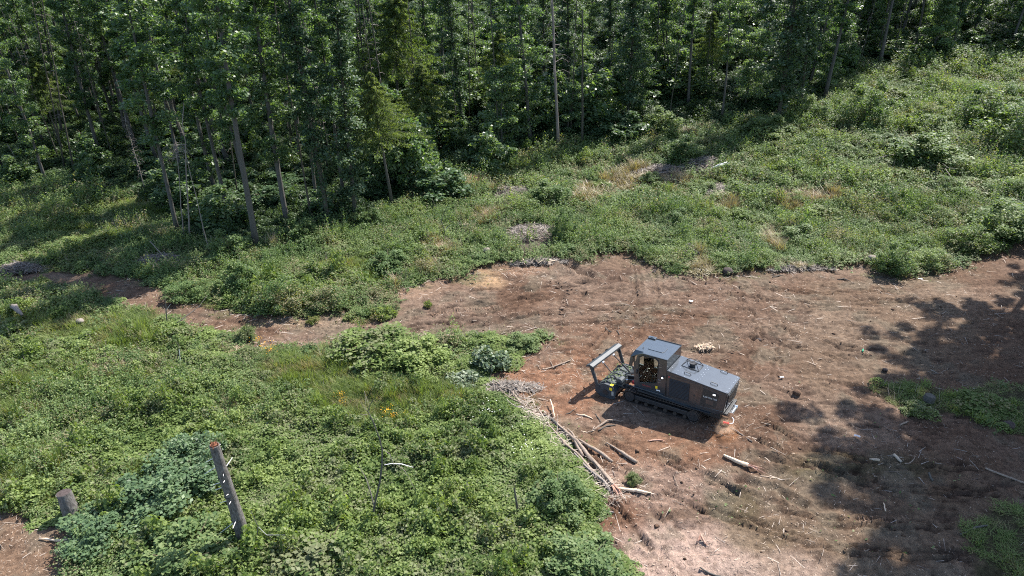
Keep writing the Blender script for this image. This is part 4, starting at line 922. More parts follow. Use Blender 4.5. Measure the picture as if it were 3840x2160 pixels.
stem('fallen_branch', 'upright splintered piece at the top of the pile', 'branch', [U(560,130)+(.3,), U(590,200)+(.2,), U(620,310)], [.03,.05,.03], 'split')
stem('fallen_branch', 'yellowish stripped stick just below the machine shadow tip', 'branch', [U(960,490), U(1040,488), U(1130,500)], [.02,.03,.015], 'split')
stem('fallen_branch', 'reddish splinter bundle on the fresh soil below the machine', 'branch', [U(1825,605), U(1900,595), U(1990,590), U(2060,612)], [.03,.045,.04,.015], 'log_red')
stem('white_pole', 'straight whitish pole poking out of the brambles onto the dirt', 'pole', [(2095,1903,.3), (2150,1906,.22), (2204,1908,.1), (2260,1920,.0), (2325,1920)], [.02,.03,.04,.045,.04], 'bark_pale')
stem('split_trunk', 'torn pale trunk piece with white splinters below the machine rear', 'log', [(2711,1710), (2760,1733,.03), (2805,1750)], [.05,.10,.10], 'split', tip=1.0, jag=6)
stem('fallen_branch', 'narrow stick pointing away from the split trunk piece', 'branch', [(2851,1783), (2905,1795)], [.025,.015], 'split')
stem('thin_pole', 'thin light pole lying right behind the tracks of the machine', 'pole', [(2736,1606), (2775,1628), (2820,1660)], [.025,.03,.02], 'bark_pale')
stem('fallen_branch', 'stick in the shade pointing at the right edge, pale end first', 'branch', [(3695,1757), (3760,1785), (3850,1815)], [.05,.05,.05], 'log')
stem('log_piece', 'short pale log chunk right of the middle ruts, left one of two', 'log', [(3262,1722), (3292,1740)], [.07,.07], 'cutwood')
stem('log_piece', 'short pale log chunk right of the middle ruts, right one of two', 'log', [(3350,1706), (3382,1730)], [.08,.07], 'cutwood')
stem('fallen_branch', 'dark stick lying in the shade between the log chunks and the ribbed print', 'branch', [(3482,1778), (3495,1808)], [.05,.05], 'bark')
stem('fallen_branch', 'small branched stick right of the right log chunk', 'branch', [(3390,1742), (3412,1740), (3430,1718,.1)], [.03,.03,.015], 'log')
stem('fallen_branch', 'pale stick at the right upper part of the shade', 'branch', [(3372,1602), (3395,1590), (3408,1580)], [.04,.05,.02], 'log')
stem('fallen_branch', 'thin stick upright looking in the lower ruts above the ribbed print', 'branch', [(3312,1890), (3320,1920)], [.025,.03], 'split')
stem('fallen_branch', 'dark curved root in the lower shade near the right edge', 'branch', [(3600,2004), (3660,1985), (3700,1977)], [.04,.05,.03], 'bark')
stem('fallen_branch', 'dark stick at the very bottom of the pale chips', 'branch', [(2625,2135), (2660,2150), (2730,2162)], [.03,.04,.03], 'bark')
stem('fallen_branch', 'curled brown root on the pale chips', 'branch', [(2612,2040), (2625,2020,.12), (2650,2048)], [.03,.06,.02], 'log_red')
stem('fallen_branch', 'forked stick lying on the orange mulch', 'branch', [(2032,1388), (2060,1376), (2100,1368), (2142,1352)], [.03,.045,.05,.03], 'log')
stem('fallen_branch', 'thin stick crossing the forked stick on the orange mulch', 'branch', [(2060,1345), (2068,1365), (2078,1380)], [.015,.025,.015], 'log')
stem('fallen_branch', 'pale stick pushed against the low green bush by the track', 'branch', [(1656,1282,.1), (1670,1296,.08), (1688,1314)], [.03,.045,.04], 'log')
stem('fallen_branch', 'straight stick leaning over the low green bush by the track', 'branch', [(1785,1270,.4), (1803,1290,.3), (1820,1311,.1)], [.02,.03,.03], 'bark_pale')
stem('fallen_branch', 'crooked dark stick on the soil above the machine', 'branch', [(2268,1218), (2278,1240), (2292,1254)], [.03,.035,.02], 'bark')
stem('fallen_branch', 'second crooked dark stick, just right of the first above the machine', 'branch', [(2305,1233), (2315,1243), (2323,1258)], [.02,.03,.02], 'bark')
stem('fallen_branch', 'light stick on the soil right of the machine nose', 'branch', [(2480,1100), (2488,1113)], [.02,.025], 'split')
stem('fallen_branch', 'dark stick high in the right of the clearing', 'branch', [(3140,1047), (3165,1048), (3190,1056)], [.03,.05,.02], 'bark')
stem('fallen_branch', 'dark stick near the boulder on the upper edge of the clearing', 'branch', [(2896,1043), (2920,1035), (2940,1032)], [.03,.04,.02], 'bark')
stem('fallen_branch', 'bleached stick lying in the grass of the upper right slope', 'branch', [(3280,622,.5), (3310,614,.5), (3345,606,.5)], [.04,.05,.04], 'bark_pale', lift=.2)
stem('fallen_branch', 'thin grey bent stick in the weeds near the right edge', 'branch', [(3520,645,.7), (3545,665,.7), (3580,668,.7)], [.03,.035,.02], 'bark_pale', lift=.2)
stem('fallen_branch', 'second thin grey stick right below the bent one near the right edge', 'branch', [(3535,668,.7), (3555,700,.7), (3580,720,.7)], [.03,.04,.03], 'bark_pale', lift=.2)
stem('fallen_branch', 'long thin pole sticking out of the brush heap by the left track', 'branch', [(575,955,1.1), (610,985,.8), (655,1022,.3)], [.03,.035,.04], 'bark_pale')
stem('fallen_branch', 'pale splintered stick at the left end of the chips on the track', 'branch', [(885,1160), (905,1158), (930,1166)], [.03,.04,.03], 'bark_pale')
stem('fallen_branch', 'split stick standing at an angle on the chips of the track', 'branch', [(1018,1190), (1035,1175,.15), (1052,1160,.35)], [.03,.04,.02], 'split')
stem('fallen_branch', 'thin light twig near the bush on the lower left edge of the track', 'branch', [(672,1245,.6), (715,1222,.8), (760,1195,1.0), (790,1170,1.3)], [.03,.03,.02,.01], 'bark')
stem('fallen_branch', 'bare pale pole at the left edge of the picture above the cut stump', 'branch', [(-40,1822,.1), (20,1808,.1), (68,1782,.15)], [.05,.05,.03], 'bark_pale')
stem('fallen_branch', 'torn wood slab on the chips right below the cut stump', 'branch', [(150,2026), (220,2030), (298,2020)], [.03,.06,.02], 'split')
stem('fallen_branch', 'dark rotten stick at the bottom left in the chips', 'branch', [(215,2165), (250,2140), (285,2118)], [.05,.06,.03], 'bark_dark')
for i, (a, b) in enumerate([((2577,941,.5),(2632,964,.42)), ((2579,951,.45),(2618,972,.4)), ((2571,962,.35),(2606,979,.32)), ((2580,974,.2),(2596,983,.16))]):
    stem('stacked_pole', ['uppermost pale pole of the small stack in the weeds above the clearing','second pale pole of the small stack in the weeds','third pale pole of the small stack in the weeds','lowest short pale pole of the small stack in the weeds'][i], 'pole', [a, b], [.085, .085], 'bark_pale', jit=.05, group='pale poles stacked in the weeds')

# heaps of old branches in the weeds
def brush_pile(px_, py_, w, d, h, n, label, big=None):
    g = at(px_, py_); e = thing('brush_pile', label, 'brush pile', (g.x, g.y, g.z)); mats = ['split', 'chip', 'log'] if 'splinters' in label or 'split' in label else ['stick_a', 'bark_pale', 'log']
    for k in range(n):
        a = rnd.random()*6.28; q = math.sqrt(rnd.random()); c = Vector((math.cos(a)*q*w, math.sin(a)*q*d, h*(1-q*q)*rnd.uniform(.55, 1.05)+.14)); az = rnd.random()*6.28; L = rnd.uniform(.35, 1.1); el = rnd.gauss(0, .18)
        v = Vector((math.cos(az)*math.cos(el), math.sin(az)*math.cos(el), math.sin(el)))*L*.5; r = rnd.uniform(.015, .042)
        part('stick', MB().tube([c-v, c+Vector((0, 0, .03)), c+v], [r, r*1.1, r*.6], 5), M[mats[k % 3]], e)
    n2 = 1100 if 'splinters' not in label else 260; th = rng.random(n2)*6.283; q = np.sqrt(rng.random(n2)); xx, yy = np.cos(th)*q*w*(1+.35*np.sin(th*3+w)), np.sin(th)*q*d*(1+.35*np.sin(th*2+1)); zz = h*(1-q*q)*rng.uniform(.5, .95, n2)+.10
    o = chips('twigs', xx, yy, rng.gamma(3, .13, n2)+.08, rng.uniform(.012, .040, n2), mat='pile_twig', thick=.02, tilt=.35, xz=zz) if 'splinters' not in label else chips('twigs', xx, yy, rng.gamma(3, .07, n2)+.08, rng.uniform(.012, .03, n2), mat='split', thick=.02, tilt=.5, xz=zz); o.parent = e
    if big: part('bark_slab', big(), M['white_wood'], e, label='bleached white piece of bark')
M['pile_twig'] = rough_mat('bleached_twig', (.075,.062,.052), (.27,.24,.215), 4, .8, .3, island=.6)
M['stick_a'] = rough_mat('grey_brown_stick', (.13,.10,.085), (.30,.25,.21), 5)
brush_pile(1995,880, 2.9, 2.2, .55, 55, 'largest heap of grey branches, in the weeds above the dirt')
brush_pile(2490,640, 3.0, 1.6, .5, 36, 'flat branch heap left of the one with the white bark')
brush_pile(2640,622, 2.6, 2.6, .9, 38, 'branch heap with a bleached white piece of bark on its right', lambda: MB().tube([(.3,-2.2,.5),(1.0,-2.0,.7),(1.9,-1.6,.75),(2.6,-1.2,.6)], [.06,.16,.2,.05], 6, jit=.4))
brush_pile(2700,714, 1.9, 1.6, .5, 26, 'brown twig heap below the heap with the white bark')
brush_pile(1920,722, 3.0, 1.6, .5, 30, 'faded branch heap above the flat pale stump')
brush_pile(595,990, 2.4, 1.4, .7, 34, 'tangled pale branch heap at the upper edge of the left track')
brush_pile(75,1015, 1.6, 1.0, .6, 22, 'twiggy root heap at the left end of the track')
brush_pile(1245,1120, 1.8, .8, .35, 20, 'low heap of sticks right of the large olive bush')
brush_pile(2010,985, 2.0, .7, .25, 22, 'scatter of split sticks between the sandy spot and the gouge')
brush_pile(2990,1010, 2.4, .6, .2, 18, 'thin layer of sticks along the rim of the clearing right of the boulder')
brush_pile(2640,1308, .5, .3, .06, 10, 'small burst of pale splinters behind the engine hood of the machine')
brush_pile(1900,1460, 1.6, .7, .25, 24, 'jumble of thin branches at the left corner of the orange mulch')

# stumps, stones, litter
def stump(px_, py_, r, h, label, lean=(0, 0), mat='bark_pale', cut='cutwood', root=1.25):
    g = at(px_, py_); e = thing('tree_stump', label, 'stump', (g.x, g.y, g.z-.05)); t = Vector((lean[0], lean[1], 1)).normalized()
    part('bark', MB().tube([t*0, t*h*.12, t*h*.3, t*h*.6, t*h*.85, t*h], [r*root*1.15, r*1.15, r*1.05, r, r*.96, r*.9], 16, jit=.16), M[mat], e, sm=True)
    part('cut_face', MB().tube([t*(h-.01), t*(h+.015)], [r*.9, r*.86], 14, jit=.05), M[cut], e)
    return e
stump(276,1945,.33,1.5,'weathered cut stump standing beside the wood chips at lower left', (-.08, .10), 'snag', 'stone_dark')
stump(1736,850,.52,.45,'flat pale round stump in the weeds left of the largest branch heap', (0, -.12), 'bark_pale', 'cutwood')
stump(1806,812,.34,.40,'small brownish stump half hidden above the flat pale one', (0, .1), 'log', 'split')
stump(2087,706,.36,.55,'small orange topped stump in the green weeds near the forest', (0, 0), 'log', 'split')
stump(3478,1508,.30,.5,'mossy stump in the weeds at the right of the clearing', (.1, 0), 'bark', 'bark')
def stone(px_, py_, r, mat, label, sq=.75, name='boulder', cat='boulder', up=.35):
    g = at(px_, py_); mb = MB(); V, Q_ = [], []
    for i in range(7):
        for k in range(12):
            a, b = math.pi*(i/6), k/12*6.283; rr = r*(1+.22*(rnd.random()-.5)) if 0 < i < 6 else r
            V.append((rr*math.sin(a)*math.cos(b)*1.1, rr*math.sin(a)*math.sin(b), rr*math.cos(a)*sq))
    for i in range(6):
        for k in range(12): Q_.append((i*12+k, (i+1)*12+k, (i+1)*12+(k+1) % 12, i*12+(k+1) % 12))
    mb.add(V, Q_); return tag(link(name, mb.mesh(name, True), M[mat], loc=(g.x, g.y, gz(g.x, g.y)+r*up)), label, cat)
stone(2727,1030,.38,'stone_dark','dark round boulder on the upper rim of the clearing')
stone(3266,990,.34,'stone','pale round boulder under the bush on the upper rim of the clearing', up=.9)
stone(305,1222,.24,'stone','pinkish pale boulder in the weeds of the left foreground slope', up=1.3)
stone(1826,953,.30,'stone','small whitish rock in the weeds left of the gouge', up=.9)
stone(2845,1275,.16,'stone_dark','dark lump of earth alone on the open soil right of the machine', name='earth_lump', cat='earth lump')
stone(3318,1390,.15,'stone_dark','dark lump at the tip of the upper shade', name='earth_lump', cat='earth lump')
stone(3780,1602,.28,'stone_dark','rounded root lump near the right edge', name='root_lump', cat='root')
stone(2988,1478,.22,'clod','grassy dark clod right of the machine rear', name='earth_lump', cat='earth lump', up=.2)
stone(2285,1572,.001,'stone','x') if False else None
stem('grey_root', 'weathered grey root wad in the weeds near the left edge', 'log', [(52,1178,.5), (72,1195,.7), (95,1212,.5)], [.12,.2,.08], 'bark_pale', jit=.4)
def scrap(px_, py_, w, d, mat, label, name, cat, h=.05):
    g = at(px_, py_); me = MB(); pts = [(w*x_, d*y_, h*rnd.uniform(.3, 1.2)) for y_ in (-.5, 0, .5) for x_ in (-.5, 0, .5)]
    me.add(pts, [(0,1,4,3),(1,2,5,4),(3,4,7,6),(4,5,8,7)]); o = link(name, me.mesh(name), M[mat], loc=(g.x, g.y, gz(g.x, g.y)+.03)); o.rotation_euler = (0, 0, rnd.random()*3)
    m = o.modifiers.new('thickness', 'SOLIDIFY'); m.thickness = .012; return tag(o, label, cat)
M['white_paper'] = plain('white_paper', (.8,.8,.85), .6); M['green_glass'] = plain('green_plastic', (.03,.28,.14), .25); M['grey_metal'] = plain('grey_scrap', (.42,.42,.46), .4)
scrap(2591,1133,.26,.18,'white_paper','crumpled white scrap on the open soil above the machine','paper_scrap','litter',.12)
scrap(3450,1049,.30,.12,'white_paper','white flat scrap near the rim at the upper right of the clearing','paper_scrap','litter')
scrap(2930,1422,.22,.10,'white_paper','small white scrap just right of the machine rear','paper_scrap','litter')
scrap(3213,1640,.12,.30,'grey_metal','bluish grey scrap at the tip of the middle shade','metal_scrap','litter',.1)
def bottle(px_, py_):
    g = at(px_, py_); e = thing('plastic_bottle', 'crumpled green plastic bottle on the soil right of the machine', 'bottle', (g.x, g.y, gz(g.x, g.y)+.06)); e.rotation_euler = (0, 0, 1.1)
    part('body', MB().tube([(-.16,0,0),(-.13,0,0),(.02,.01,.01),(.1,0,0),(.16,0,0)], [.03,.055,.045,.055,.022], 10), M['green_glass'], e, sm=True)
    part('cap', MB().tube([(.165,0,0),(.195,0,0)], .022, 8), M['white_paper'], e)
bottle(3235,1317)

# flowering ragwort
fl_t = [mesh_np('ragwort_piece', *clump('flowers', 50+i)) for i in range(3)]
for t in fl_t: t.materials.append(M['flower'])
for i, (a, b, w, lab) in enumerate([(975,1312,1.0,'orange yellow flower clump left of centre in the near weeds, upper one'), (1005,1335,1.3,'orange yellow flower clump, widest of the group below the track'), (1022,1352,1.0,'orange yellow flower clump, lowest of the group below the track'),
        (1285,1520,.8,'few yellow flowers in the grass between track and bare sapling'), (1290,1545,.7,'few yellow flowers right of the bare stem top'), (1455,1585,1.2,'yellow flowers right above the leafless sapling'), (1478,1602,.8,'pale yellow flowers at the right of the leafless sapling'), (1525,1592,.5,'single orange flower head right of the leafless sapling')]):
    g = at(a, b); e = thing('flowering_plant', lab, 'flowers', (g.x, g.y, g.z)); s_ = link('flower_heads', fl_t[i % 3], None, e); s_['kind'] = 'stuff'; s_.scale = (w, w, 1.1+.1*w)
    mb = MB()
    for k in range(6): q = (rnd.gauss(0, .13)*w, rnd.gauss(0, .13)*w, .75); mb.tube([(q[0]*.4, q[1]*.4, 0), q], [.012, .008], 4, cap=False)
    part('stalk', mb, M['grass'], e)
x = rng.uniform(-6, 8, 1500); y = rng.uniform(20, 33, 1500); a, c = project(x, y, base_height(x, y)); k = (rng.random(1500) < .9*np.maximum(eg(a, c, 1800, 1560, 70, 50), np.maximum(eg(a, c, 1830, 1660, 60, 25), eg(a, c, 1950, 1700, 60, 40)))) & (bare_amount(x, y) < .3); x, y = x[k], y[k]
tag(link('white_flowers', leaf_mesh('white_flowers', np.stack([x, y, base_height(x, y)+rng.uniform(.45, .75, len(x))], 1), .07, up=.8, aspect=1), M['white_flower']), 'tiny white flowers dotted over the weeds beside the stem pile', kind='stuff')

# standing broken snag in the foreground
def foreground_snag():
    B = at(925,2050); T = ray_at_y(803,1668, B.y); ax = T-B; H = ax.length; e = thing('standing_snag', 'standing broken snag with white branch stubs and a rotten red top in the foreground', 'dead tree', B)
    e.rotation_mode = 'QUATERNION'; e.rotation_quaternion = ax.to_track_quat('Z', 'Y')
    part('trunk', MB().tube([(0,0,-.4),(.02,0,H*.1),(0,.02,H*.3),(-.03,0,H*.5),(.02,.02,H*.7),(0,0,H*.85),(0,0,H-.02)], [.29,.26,.24,.225,.215,.205,.20], 18, jit=.17), M['snag'], e, sm=True)
    mb = MB().tube([(0,0,H-.06),(0,0,H+.04)], [.17,.14], 12, jit=.3)
    for k in range(26): a = rnd.random()*6.28; r = rnd.uniform(.02, .19); mb.tube([(math.cos(a)*r, math.sin(a)*r, H-.1), (math.cos(a)*r*1.1, math.sin(a)*r*1.1, H+rnd.uniform(.03, .22))], [rnd.uniform(.015,.035), .006], 4)
    part('rotten_top', mb, M['rot'], e)
    for (z, a, L, up_) in [(.93,3.2,.3,.1),(.88,4.6,.5,-.6),(.80,4.7,.7,-.6),(.76,2.9,.55,.15),(.755,.5,.6,.6),(.72,3.3,.25,.2),(.70,.4,.6,.6),(.66,4.9,.35,-.2),(.6,3.6,.35,-.6),(.57,.3,.5,.7),(.53,3.4,.3,0),(.5,.3,.45,.5),(.38,3.7,.35,-.2),(.31,.1,.5,.1),(.26,4.7,1.1,-.8),(.22,3.7,.45,-.2),(.5,5.6,.3,.4),(.62,5.2,.3,0)]:
        d = Vector((math.cos(a), math.sin(a), up_)).normalized(); b = Vector((math.cos(a)*.19, math.sin(a)*.19, z*H)); part('branch_stub', MB().tube([b-d*.05, b+d*L*.5, b+d*L], [.02, .016, .010], 5), M['white_wood'], e)
    for z in (.72, .53, .3, .22): part('bark_ring', MB().tube([(0,0,z*H-.015),(0,0,z*H+.02)], .238 if z > .5 else .26, 16, jit=.05), M['bark_dark'], e)
foreground_snag()
def bare_sapling(name, label, base, paths, cat='dead sapling'):
    """paths: lists of (px, py, dy, radius): points on the upright plane through the base"""
    B = at(*base); e = thing(name, label, cat, B)
    for i, pth in enumerate(paths):
        q = [ray_at_y(a, b, B.y+dy)-B for a, b, dy, r in pth]; part('trunk' if i == 0 else 'branch', MB().tube(q, [p[3] for p in pth], 6 if i == 0 else 4, cap=False), M['bark' if i == 0 else ('white_wood' if i == 1 else 'bark_pale')], e)
V_ = lambda u, v: (1350+u/2.587, 1440+v/2.587)
bare_sapling('leafless_sapling', 'tall leafless sapling with a pale arched side branch in the near brambles', V_(115,1400), [
  [V_(115,1400)+(0,.05), V_(140,1180)+(0,.05), V_(190,960)+(0,.045), V_(215,780)+(0,.04), V_(215,640)+(0,.035), V_(190,530)+(0,.03), V_(130,370)+(0,.03), V_(75,260)+(0,.02), V_(110,180)+(0,.012), V_(160,110)+(0,.006)],
  [V_(235,785)+(0,.012), V_(300,772)+(.1,.022), V_(400,775)+(.2,.022), V_(515,808)+(.3,.012)],
  [V_(225,635)+(0,.015), V_(290,680)+(-.1,.014), V_(330,790)+(-.2,.012)], [V_(370,785)+(.2,.012), V_(440,850)+(.2,.012), V_(490,940)+(.2,.01), V_(530,1020)+(.2,.008)],
  [V_(140,1190)+(0,.03), V_(100,1040)+(0,.025), V_(60,920)+(0,.02), V_(0,810)+(0,.01), V_(-40,730)+(0,.006)], [V_(75,265)+(0,.012), V_(30,220)+(0,.008), V_(5,160)+(0,.004)], [V_(75,300)+(0,.01), V_(0,290)+(0,.008)], [V_(220,780)+(0,.01), V_(270,710)+(0,.008)]])
bare_sapling('thin_dead_stem', 'short dark dead stem in the middle of the near brambles', (1945,1940), [[(1945,1940,0,.05), (1938,1890,0,.05), (1928,1830,0,.04)]])
bare_sapling('thin_dead_stem', 'thin bent grey stem right of the standing snag', (962,2110), [[(962,2110,0,.02), (960,2040,0,.02), (968,1975,0,.02), (940,1915,0,.012)], [(968,1975,0,.008), (1000,2006,0,.008), (1070,2006,0,.004)]])
bare_sapling('thin_dead_stem', 'thin dark stem with arms in the weeds of the left slope', (628,1235), [[(628,1235,0,.04), (625,1190,0,.035), (622,1150,0,.03), (618,1110,0,.01)], [(622,1165,0,.015), (640,1140,0,.008)], [(612,1150,0,.01), (622,1170,0,.015)]])
bare_sapling('thin_dead_stem', 'pale forked dead stem in the weeds below the left track bend', (660,1370), [[(660,1365,0,.025), (668,1330,0,.025), (672,1300,0,.02), (655,1270,0,.008)], [(672,1310,0,.02), (676,1350,-.2,.018), (680,1380,-.3,.01)]])
bare_sapling('thin_dead_stem', 'dark bent twig plant in the bright weeds left of the flat pale stump', (1660,895), [[(1660,895,0,.05), (1668,865,0,.04), (1655,830,0,.035), (1665,795,0,.02), (1685,765,0,.01)], [(1668,865,0,.02), (1685,845,0,.01)]])

# ---------------------------------------------------------------- the tracked forestry machine
M['paint'] = rough_mat('dark_paint', (.018,.024,.030), (.028,.036,.043), 2.2, .26, .02, spec=.7, c3=(.060,.058,.055)); M['paint'].node_tree.nodes['Principled BSDF'].inputs['Coat Weight'].default_value = .7; M['paint'].node_tree.nodes['Principled BSDF'].inputs['Coat Roughness'].default_value = .10
M['head_paint'] = rough_mat('dusty_head_paint', (.022,.030,.038), (.05,.058,.064), 5, .55, .1, spec=.4)
M['paint_side'] = M['paint']
M['steel_dark'] = rough_mat('black_steel', (.016,.016,.018), (.035,.033,.034), 8, .5, .15, spec=.5)
M['rubber'] = rough_mat('track_steel', (.018,.015,.013), (.055,.042,.034), 14, .7, .5, spec=.4)
M['mesh_dark'] = plain('black_mesh', (.004,.004,.008), .6); M['bolt'] = plain('bolt_head', (.7,.72,.75), .3, .6)
M['glass'], _nt, _b = mat_new('cab_glass'); _b.inputs['Base Color'].default_value = (.75,.82,.80,1); _b.inputs['Roughness'].default_value = .02; _b.inputs['Transmission Weight'].default_value = 1.0; _b.inputs['IOR'].default_value = 1.3
M['yellow'] = plain('yellow_sticker', (.80,.58,.02), .5); M['white'] = plain('white_paint', (.75,.77,.8), .35); M['red'] = plain('red_paint', (.55,.015,.02), .35)
M['chrome'] = plain('bright_metal', (.75,.77,.8), .22, 1.0); M['lamp'] = plain('lamp_lens', (1,.98,1), .2, emit=1.6); M['seat'] = plain('seat_fabric', (.03,.03,.032), .8)
M['skin_grey'] = plain('interior_panel', (.30,.30,.28), .6); M['text'] = plain('pale_lettering', (.55,.55,.55), .5); M['redtext'] = plain('red_lettering', (.35,.05,.05), .5)
HV = thing('forestry_mulcher', 'dark grey tracked forestry machine with a mulching head, working in the clearing', 'tracked mulcher', tuple(VP))
HV.rotation_mode = 'QUATERNION'; HV.rotation_quaternion = Matrix(VR.tolist()).to_quaternion()
HH, HR, HL, CH = 1.665, 1.309, 3.42, 2.31
# body shell: side skirts and floor
part('chassis', MB().box(-3.0, 1.75, -.58, .58, -.62, .02).box(-2.7, 1.5, -.95, .95, -.16, .0), M['steel_dark'], HV)
sk = [(-3.24,.03),(-2.9,-.10),(-.03,-.14),(1.78,.05),(1.82,.16),(-.02,.0),(-3.26,.16)]
for y0, y1 in ((.93, 1.0), (-1.0, -.93)): part('side_skirt', MB().prism(sk, y0, y1), M['paint'], HV, .01)
part('step_plate', MB().box(.05, 1.9, 1.0, 1.10, .06, .12), M['paint'], HV, .01)
# cab
def holed(outer, inner, y0, y1, axis='y'):
    """flat panel with an opening: both loops with the same number of points"""
    n = len(outer); f = (lambda a, b, c: (a, c, b)) if axis == 'y' else (lambda a, b, c: (c, a, b)); V = []
    for c in (y0, y1): V += [f(a, b, c) for a, b in outer] + [f(a, b, c) for a, b in inner]
    Q_ = []
    for i in range(n):
        j = (i+1) % n
        Q_ += [(i, j, n+j, n+i), (2*n+j, 2*n+i, 3*n+i, 3*n+j), (i, 2*n+i, 2*n+j, j), (n+i, n+j, 3*n+j, 3*n+i)]
    return MB().add(V, Q_)
outer = [(0,.0),(0,1.2),(0,2.31),(.7,2.32),(1.45,2.32),(1.72,2.18),(1.95,1.3),(1.82,.04)]
inner = [(.54,.70),(.50,1.4),(.52,2.05),(.68,2.17),(1.42,2.14),(1.60,1.98),(1.62,1.2),(1.52,.44)]
for s in (1, -1):
    yy = (.94, 1.0) if s > 0 else (-1.0, -.94)
    p = part('cab_side', holed(outer, inner, *yy), M['paint'], HV, .008)
    gl = MB().prism([(a, b) for a, b in inner], s*.955, s*.965); part('window', gl, M['glass'], HV)
    fr = [((a-1.05)*1.09+1.05, (b-1.3)*1.08+1.3) for a, b in inner]; part('door_seal', holed(fr, [(a, b) for a, b in inner], s*1.0 if s > 0 else -1.012, 1.012 if s > 0 else -1.0), M['steel_dark'], HV)
for z in (1.9, 1.75, .95, .8): 
    for x in (.33, .42): part('bolt', MB().tube([(x,1.0,z),(x,1.02,z)], .014, 6), M['bolt'], HV)
part('door_handle', MB().box(1.69, 1.77, 1.0, 1.05, .95, 1.2).tube([(1.73,1.03,.95),(1.73,1.07,1.08),(1.73,1.03,1.2)], .02, 6), M['steel_dark'], HV)
part('cab_roof', MB().prism([(-.0,2.30),(1.95,2.30),(1.98,2.27),(-.0,2.24)], -.93, .80).prism([(0,2.30),(1.45,2.30),(1.45,2.25),(0,2.24)], .80, 1.0).prism([(0,2.30),(1.45,2.30),(1.45,2.25),(0,2.24)], -1.0, -.93)
     .add([(1.45,.80,2.30),(1.97,.80,2.29),(2.14,1.02,1.93),(1.72,1.02,2.17),(1.45,1.0,2.30), (1.45,.80,2.24),(1.95,.80,2.23),(2.10,1.0,1.88),(1.70,.98,2.12)], [(0,1,2,3),(5,8,7,6),(1,6,7,2)], [(0,3,4)]), M['paint'], HV)
part('roof_trim', MB().tube([(-.01,1.005,2.30),(1.45,1.005,2.30),(1.72,1.02,2.17),(2.12,1.03,1.92)], .016, 6).tube([(-.01,-1.0,2.30),(-.01,1.0,2.30)], .014, 6), M['paint'], HV)
part('visor', MB().prism([(1.96,2.29),(2.16,1.94),(2.24,1.30),(2.18,1.30),(2.08,1.92),(1.92,2.24)], -.95, .82).add([(1.97,.82,2.29),(2.16,.82,1.94),(2.24,.82,1.30),(2.24,1.02,1.28),(2.14,1.03,1.93)], [(0,1,4,4)[:3]+(4,)] if False else [(1,2,3,4)], [(0,1,4)]), M['paint'], HV, .006)
part('visor_cheek', MB().prism([(1.98,1.95),(2.14,1.93),(2.24,1.28),(2.02,1.32)], .99, 1.03).prism([(1.98,1.95),(2.14,1.93),(2.24,1.28),(2.02,1.32)], -1.0, -.96), M['paint'], HV)
part('rear_wall', MB().box(-.0, .05, -.94, .94, 0, 2.24), M['paint'], HV); part('cab_floor', MB().box(.05, 1.8, -.94, .94, .0, .08), M['steel_dark'], HV)
part('windscreen', MB().add([(1.84,-.9,.3),(1.84,.9,.3),(1.97,.9,1.9),(1.97,-.9,1.9)], [(0,1,2,3)]), M['glass'], HV)
part('front_pillar', MB().prism([(1.80,.05),(1.86,.05),(1.99,1.95),(1.93,1.95)], .88, .95).prism([(1.80,.05),(1.86,.05),(1.99,1.95),(1.93,1.95)], -.95, -.88).prism([(1.80,.05),(1.86,.05),(1.87,.35),(1.81,.35)], -.88, .88), M['paint'], HV)
seat = part('seat', MB().box(.6, 1.05, -.28, .28, .45, .62).box(.30, .44, -.25, .25, .55, 1.2).box(.32, .42, -.14, .14, 1.2, 1.4).box(.7, .95, -.2, .2, .08, .45), M['seat'], HV, .03)
part('console', MB().box(.6, 1.2, .36, .56, .08, .75).box(.6, 1.2, -.56, -.36, .08, .75).box(1.5, 1.7, -.4, .4, .08, .7), M['skin_grey'], HV, .02)
part('joystick', MB().tube([(1.1,.46,.75),(1.12,.46,.92)], .025, 6).tube([(1.1,-.46,.75),(1.12,-.46,.92)], .025, 6), M['steel_dark'], HV)
hz = CH+.004
part('roof_hatch', MB().prism([(.48,-.20),(.56,-.28),(1.36,-.28),(1.44,-.20),(1.44,.32),(1.36,.40),(.56,.40),(.48,.32)], 2.30, 2.325, 'z'), M['paint'], HV, .008)
part('roof_eye', MB().tube([(1.66,.36,2.30),(1.66,.36,2.36),(1.66,.48,2.36),(1.66,.48,2.30)], .014, 6), M['steel_dark'], HV)
part('roof_beacon_base', MB().box(1.5, 1.95, -1.06, -.80, 2.29, 2.37).box(1.62, 1.82, -1.02, -.86, 2.37, 2.40), M['paint'], HV, .01)
part('roof_edge_rail', MB().tube([(0,-.98,2.33),(1.5,-.98,2.33)], .015, 6), M['steel_dark'], HV)
